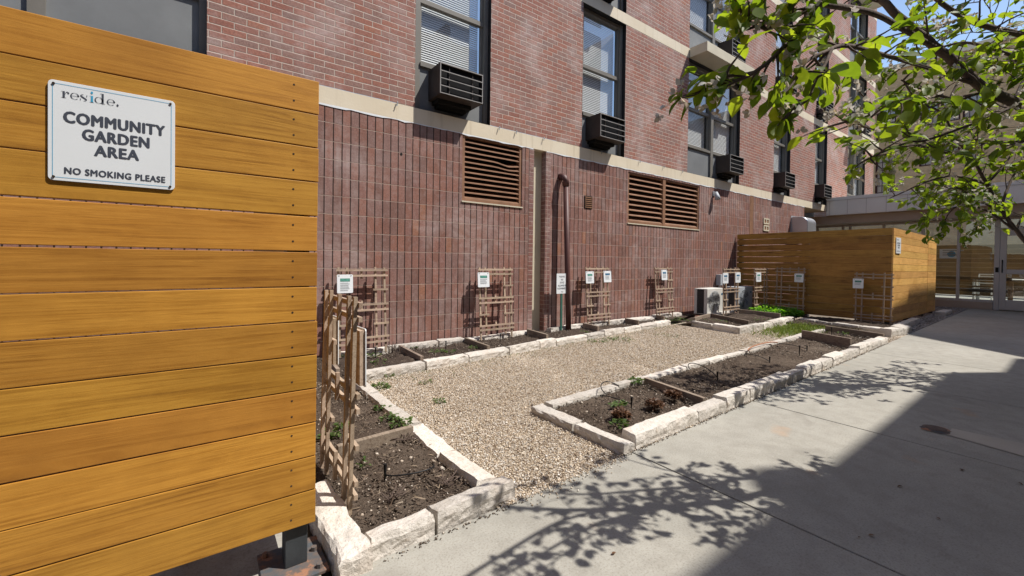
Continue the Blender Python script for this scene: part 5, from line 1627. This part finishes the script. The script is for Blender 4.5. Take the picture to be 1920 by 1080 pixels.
tag(leaves('grass', np.stack([gx, gy, np.zeros(n)], -1)[::3], np.stack([RNG.normal(0, .7, n), RNG.normal(0, .7, n), RNG.uniform(.3, 1.1, n)], -1)[::3], RNG.normal(0, 1, (n, 3))[::3], RNG.uniform(.015, .04, n)[::3], M['weed'], RNG, V0=bl, F0=bf),
    'sparse blades of grass along the gravel edge of the wall bed', 'grass', kind='stuff')
# pale stones on the near bed soil
for i, (x, y, s, lb) in enumerate(((696, 957, .012, 'round pale pebble on the soil near the front stones'), (720, 832, .02, 'grey stone by the timber board in the near bed'), (748, 845, .018, 'flat tan stone in the middle of the near bed'), (729, 880, .016, 'pale stone beside the drip stake in the near bed'), (998, 760, .02, 'dark stone at the outer corner of the centre bed'), (1100, 772, .022, 'pale flat stone chip in the front of the centre bed'), (858, 991, .008, 'white pebble on the walk against the near bed stones'))):
    V, F = OCT.copy(), OCTF
    o = lumps('pebble', np.array([[0, 0, 0.0]]), np.array([s]), M['clod'], np.random.default_rng(i+3), .6, .2)
    sb = o.modifiers.new('sub', 'SUBSURF'); sb.levels = 2; sb.render_levels = 2
    a = o.data.attributes['rnd']; a.data.foreach_set('value', np.full(6, .95 if i not in (1, 4) else .5, np.float32))
    o.location = atz(x, y, 0.075 if i not in (6,) else 0.004); tag(o, lb, 'stone', 'loose stones on the soil')
# scraps on the walk
for i, (x, y, s) in enumerate(((1803, 882, .012), (1693, 913, .010), (1755, 970, .008), (1147, 1040, .010), (1640, 1005, .009), (1908, 905, .009), (1610, 1009, .006))):
    p = atz(x, y, 0.004)
    o = leaves('fallen_leaf', np.array([[0, 0, 0.003]]), np.array([[math.cos(i*2.1), math.sin(i*2.1), .05]]), np.array([[.1, .1, 1.0]]), np.array([s*2.4]), M['dryleaf'], np.random.default_rng(i))
    o.location = p; tag(o, 'tiny dry brown leaf lying on the concrete walk', 'fallen leaf', 'dry leaves scattered on the walk')

# ------------------------------------------------------------------ trees


def path_px(L):
    return [atd(x, y, d) for x, y, d in L]


def smooth_path(pts, n=6):
    out = []
    for i in range(len(pts)-1):
        p0 = pts[max(i-1, 0)]; p1 = pts[i]; p2 = pts[i+1]; p3 = pts[min(i+2, len(pts)-1)]
        for k in range(n):
            t = k/n
            out.append(0.5*((2*p1)+(p2-p0)*t+(2*p0-5*p1+4*p2-p3)*t*t+(3*p1-p0-3*p2+p3)*t**3))
    out.append(pts[-1]); return out


class Tree:
    def __init__(s, base, label, seed):
        s.r = random.Random(seed); s.base = Vector(base)
        s.root = empty('tree', base, label, 'tree'); s.limbs = []; s.tw = MB()
        s.P = []; s.D = []; s.N = []; s.S = []; s.FP = []; s.FD = []

    def limb(s, pts, r0, r1, n=6):
        pts = smooth_path(pts, n)
        L = len(pts)
        for i in range(1, L-1): pts[i] = pts[i]+Vector((s.r.gauss(0, 1), s.r.gauss(0, 1), s.r.gauss(0, 1)))*r0*0.04
        rad = [r0+(r1-r0)*i/(L-1) for i in range(L)]
        MB().tube(pts, rad, 10 if r0 > .012 else 6).build('limb', M['bark'], s.root, s.base, smooth=True)
        return pts

    def leaf_at(s, p, axis, size):
        r = s.r
        a = axis+Vector((r.gauss(0, .5), r.gauss(0, .5), r.gauss(-.25, .4)))
        if a.length < 1e-3: a = Vector((0, 0, -1))
        s.P.append(tuple(p)); s.D.append(tuple(a.normalized()))
        s.N.append((r.gauss(0, .55), r.gauss(0, .55), 1.0)); s.S.append(size*r.uniform(.6, 1.2))

    def twig(s, p, d, L, rad, size, level, dens):
        r = s.r; n = max(3, int(L/0.042)); pts = [p]; d = d.normalized()
        for i in range(n):
            d = (d+Vector((r.gauss(0, .16), r.gauss(0, .16), r.gauss(-.02, .14)))).normalized()
            pts.append(pts[-1]+d*(L/n))
            if level > 0 and r.random() < .5:
                dd = (d+Vector((r.gauss(0, .8), r.gauss(0, .8), r.gauss(0, .6)))).normalized()
                s.twig(pts[-1], dd, L*r.uniform(.35, .6), rad*.6, size, level-1, dens)
            if i > n*0.2 or level == 0:
                for _ in range(dens if r.random() < .8 else dens+1):
                    if r.random() < .8: s.leaf_at(pts[-1]+Vector((r.gauss(0, .01), r.gauss(0, .01), r.gauss(0, .01))), d, size)
        s.leaf_at(pts[-1], d, size)
        if r.random() < .28: s.FP.append(tuple(pts[-1])); s.FD.append(tuple(d))
        s.tw.tube(pts, [rad*(1-.7*i/n) for i in range(n+1)], 5, False)

    def dress(s, pts, every, L, size, level=1, dens=1, bias=Vector((0, 0, 0)), start=0.0):
        r = s.r
        for i in range(int(len(pts)*start), len(pts)-1):
            if r.random() < every:
                d = (pts[min(i+1, len(pts)-1)]-pts[i]).normalized()*.6+Vector((r.gauss(0, .7), r.gauss(0, .7), r.gauss(0, .5)))+bias
                s.twig(pts[i], d, L*r.uniform(.5, 1.2), .0042, size, level, dens)

    def finish(s, rng, m):
        s.tw.build('twig_sprays', M['bark'], s.root, s.base, smooth=True)
        leaves('crown', np.array(s.P), np.array(s.D), np.array(s.N), np.array(s.S), m, rng, s.root, tuple(s.base))
        # blossom: little clusters of narrow petals on thin stalks
        P = []; D = []; S = []
        for p, d in zip(s.FP, s.FD):
            for _ in range(7):
                c = np.array(p)+rng.normal(0, .03, 3)
                for k in range(5):
                    P.append(c); D.append(rng.normal(0, 1, 3)); S.append(rng.uniform(.011, .022))
        if P:
            leaves('blossom', np.array(P), np.array(D), rng.normal(0, 1, (len(P), 3)), np.array(S), M['petal'], rng, s.root, tuple(s.base))


V3 = Vector
t1 = Tree((3.75, -0.62, -0.02), 'small leafy tree whose thick limb leans in from the upper right corner', 5)
crotch = V3((3.45, -0.30, 1.25))
tr = t1.limb([t1.base.copy(), V3((3.68, -.55, .5)), crotch], 0.085, 0.06, 5)
LB = V3((-.5, .3, -.15))
a = t1.limb([crotch, atd(2010, 280, 2.05)]+path_px([(1920, 203, 1.9), (1850, 168, 1.85), (1775, 105, 1.8), (1705, 48, 1.78), (1655, 0, 1.78), (1630, -40, 1.79)]), 0.026, 0.012)
t1.dress(a, .24, .26, .064, 1, 1, start=.3)
b = t1.limb([crotch]+path_px([(2040, 140, 2.1), (1930, 72, 2.0), (1835, 45, 1.95), (1765, 5, 1.9), (1700, -60, 1.9)]), 0.017, 0.008)
t1.dress(b, .40, .28, .064, 1, 1, start=.3)
b2 = t1.limb(path_px([(2040, 150, 2.1), (1920, 112, 2.1), (1840, 85, 2.15), (1790, 82, 2.2), (1700, 110, 2.3)]), 0.011, 0.004)
t1.dress(b2, .38, .26, .064, 1, 1)
c1 = t1.limb(path_px([(1765, 96, 1.8), (1702, 60, 1.7), (1640, 26, 1.45), (1570, 12, 1.25), (1523, 9, 1.16), (1505, 50, 1.13), (1470, 88, 1.11), (1430, 125, 1.09), (1385, 150, 1.08), (1345, 152, 1.07), (1308, 168, 1.07)]), 0.012, 0.0025)
t1.dress(c1, .52, .10, .054, 0, 1, start=.35)
c2 = t1.limb(path_px([(1830, 158, 1.85), (1737, 126, 1.7), (1667, 106, 1.48), (1589, 86, 1.28), (1545, 98, 1.2), (1510, 118, 1.15), (1492, 150, 1.13)]), 0.010, 0.003)
t1.dress(c2, .65, .11, .060, 0, 1, start=.3)
c3 = t1.limb(path_px([(1560, 90, 1.22), (1546, 122, 1.18), (1530, 150, 1.15), (1515, 185, 1.13), (1490, 205, 1.12), (1470, 226, 1.11)]), 0.005, 0.002)
for k in range(7): t1.leaf_at(c3[-1-k % 4], V3((-.1, .1, -.9)), .05)
t1.dress(c3, .35, .06, .048, 0, 1, start=.3)
c4 = t1.limb(path_px([(1523, 9, 1.16), (1480, 40, 1.13), (1440, 52, 1.11), (1400, 40, 1.1), (1385, 10, 1.1)]), 0.005, 0.002)
t1.dress(c4, .6, .10, .054, 0, 1)
c5 = t1.limb(path_px([(1560, 12, 1.24), (1500, -20, 1.16), (1440, -10, 1.12), (1400, 20, 1.12)]), 0.005, 0.002)
t1.dress(c5, .6, .12, .056, 0, 1)
c6 = t1.limb(path_px([(1850, 170, 1.9), (1790, 185, 1.8), (1720, 165, 1.7), (1690, 150, 1.66)]), 0.006, 0.003)
t1.dress(c6, .7, .13, .075, 0, 1)
c7 = t1.limb(path_px([(1900, 200, 1.95), (1830, 230, 1.9), (1740, 262, 1.85), (1700, 268, 1.8), (1640, 292, 1.75), (1625, 300, 1.74)]), 0.007, 0.002)
t1.dress(c7, .6, .13, .066, 0, 1)
c8 = t1.limb(path_px([(1760, 180, 1.72), (1690, 190, 1.62), (1640, 215, 1.5), (1600, 232, 1.42), (1565, 215, 1.38)]), 0.006, 0.002)
t1.dress(c8, .6, .12, .062, 0, 1)
# part of the crown outside the frame, over the walk
for k in range(9):
    p = V3((t1.r.uniform(2.75, 3.9), t1.r.uniform(-.35, .32), t1.r.uniform(1.65, 2.3)))
    q = t1.limb([crotch+V3((0, 0, .2)), (crotch+p)/2+V3((0, 0, .3)), p], 0.007, 0.003, 4)
    t1.dress(q, .85, .26, .060, 1, 2, start=.3)
t1.finish(RNG, M['leaf'])

t2 = Tree((6.9, -0.45, -0.02), 'second leafy tree with slender low stems in front of the pavilion door', 9)
cr2 = V3((6.75, -.15, .95))
t2.limb([t2.base.copy(), V3((6.9, -.35, .45)), cr2], 0.06, 0.045, 4)
a = t2.limb([cr2]+path_px([(1945, 470, 4.1), (1905, 430, 4.0), (1875, 390, 3.9), (1850, 345, 3.85), (1825, 300, 3.8), (1795, 262, 3.75), (1770, 215, 3.7)]), 0.022, 0.008)
t2.dress(a, .5, .45, .072, 1, 1, start=.3)
for L in ([(1830, 305, 3.8), (1770, 285, 3.7), (1720, 272, 3.6), (1690, 275, 3.5)], [(1850, 345, 3.85), (1790, 330, 3.7), (1740, 340, 3.6), (1690, 362, 3.5), (1668, 372, 3.45)],
          [(1880, 400, 3.9), (1830, 372, 3.8), (1790, 352, 3.7), (1740, 372, 3.6)], [(1900, 430, 4.0), (1850, 395, 3.9), (1800, 385, 3.85), (1775, 405, 3.8)],
          [(1875, 390, 3.9), (1900, 330, 4.0), (1930, 280, 4.1), (1960, 230, 4.2)], [(1800, 262, 3.75), (1850, 220, 3.9), (1900, 190, 4.0)], [(1905, 430, 4.0), (1930, 385, 4.1), (1960, 350, 4.2)],
          [(1850, 345, 3.85), (1890, 300, 3.9), (1925, 240, 4.0)], [(1770, 215, 3.7), (1740, 200, 3.7), (1700, 215, 3.7)], [(1770, 215, 3.7), (1800, 150, 3.8), (1850, 110, 3.9), (1900, 60, 4.0)], [(1770, 215, 3.7), (1760, 130, 3.8), (1740, 60, 3.9), (1720, 0, 4)], [(1900, 190, 4.0), (1930, 120, 4.1), (1950, 40, 4.2)]):
    q = t2.limb(path_px(L), 0.012, 0.003, 5)
    t2.dress(q, .52, .32, .072, 1, 1, start=.1)
for k in range(8):
    p = V3((t2.r.uniform(5.2, 8.4), t2.r.uniform(-.6, .25), t2.r.uniform(1.5, 3.2)))
    q = t2.limb([cr2+V3((0, 0, .2)), (cr2+p)/2+V3((0, 0, .3)), p], 0.008, 0.003, 4)
    t2.dress(q, .8, .4, .072, 1, 1, start=.35)
t2.finish(RNG, M['leaf'])
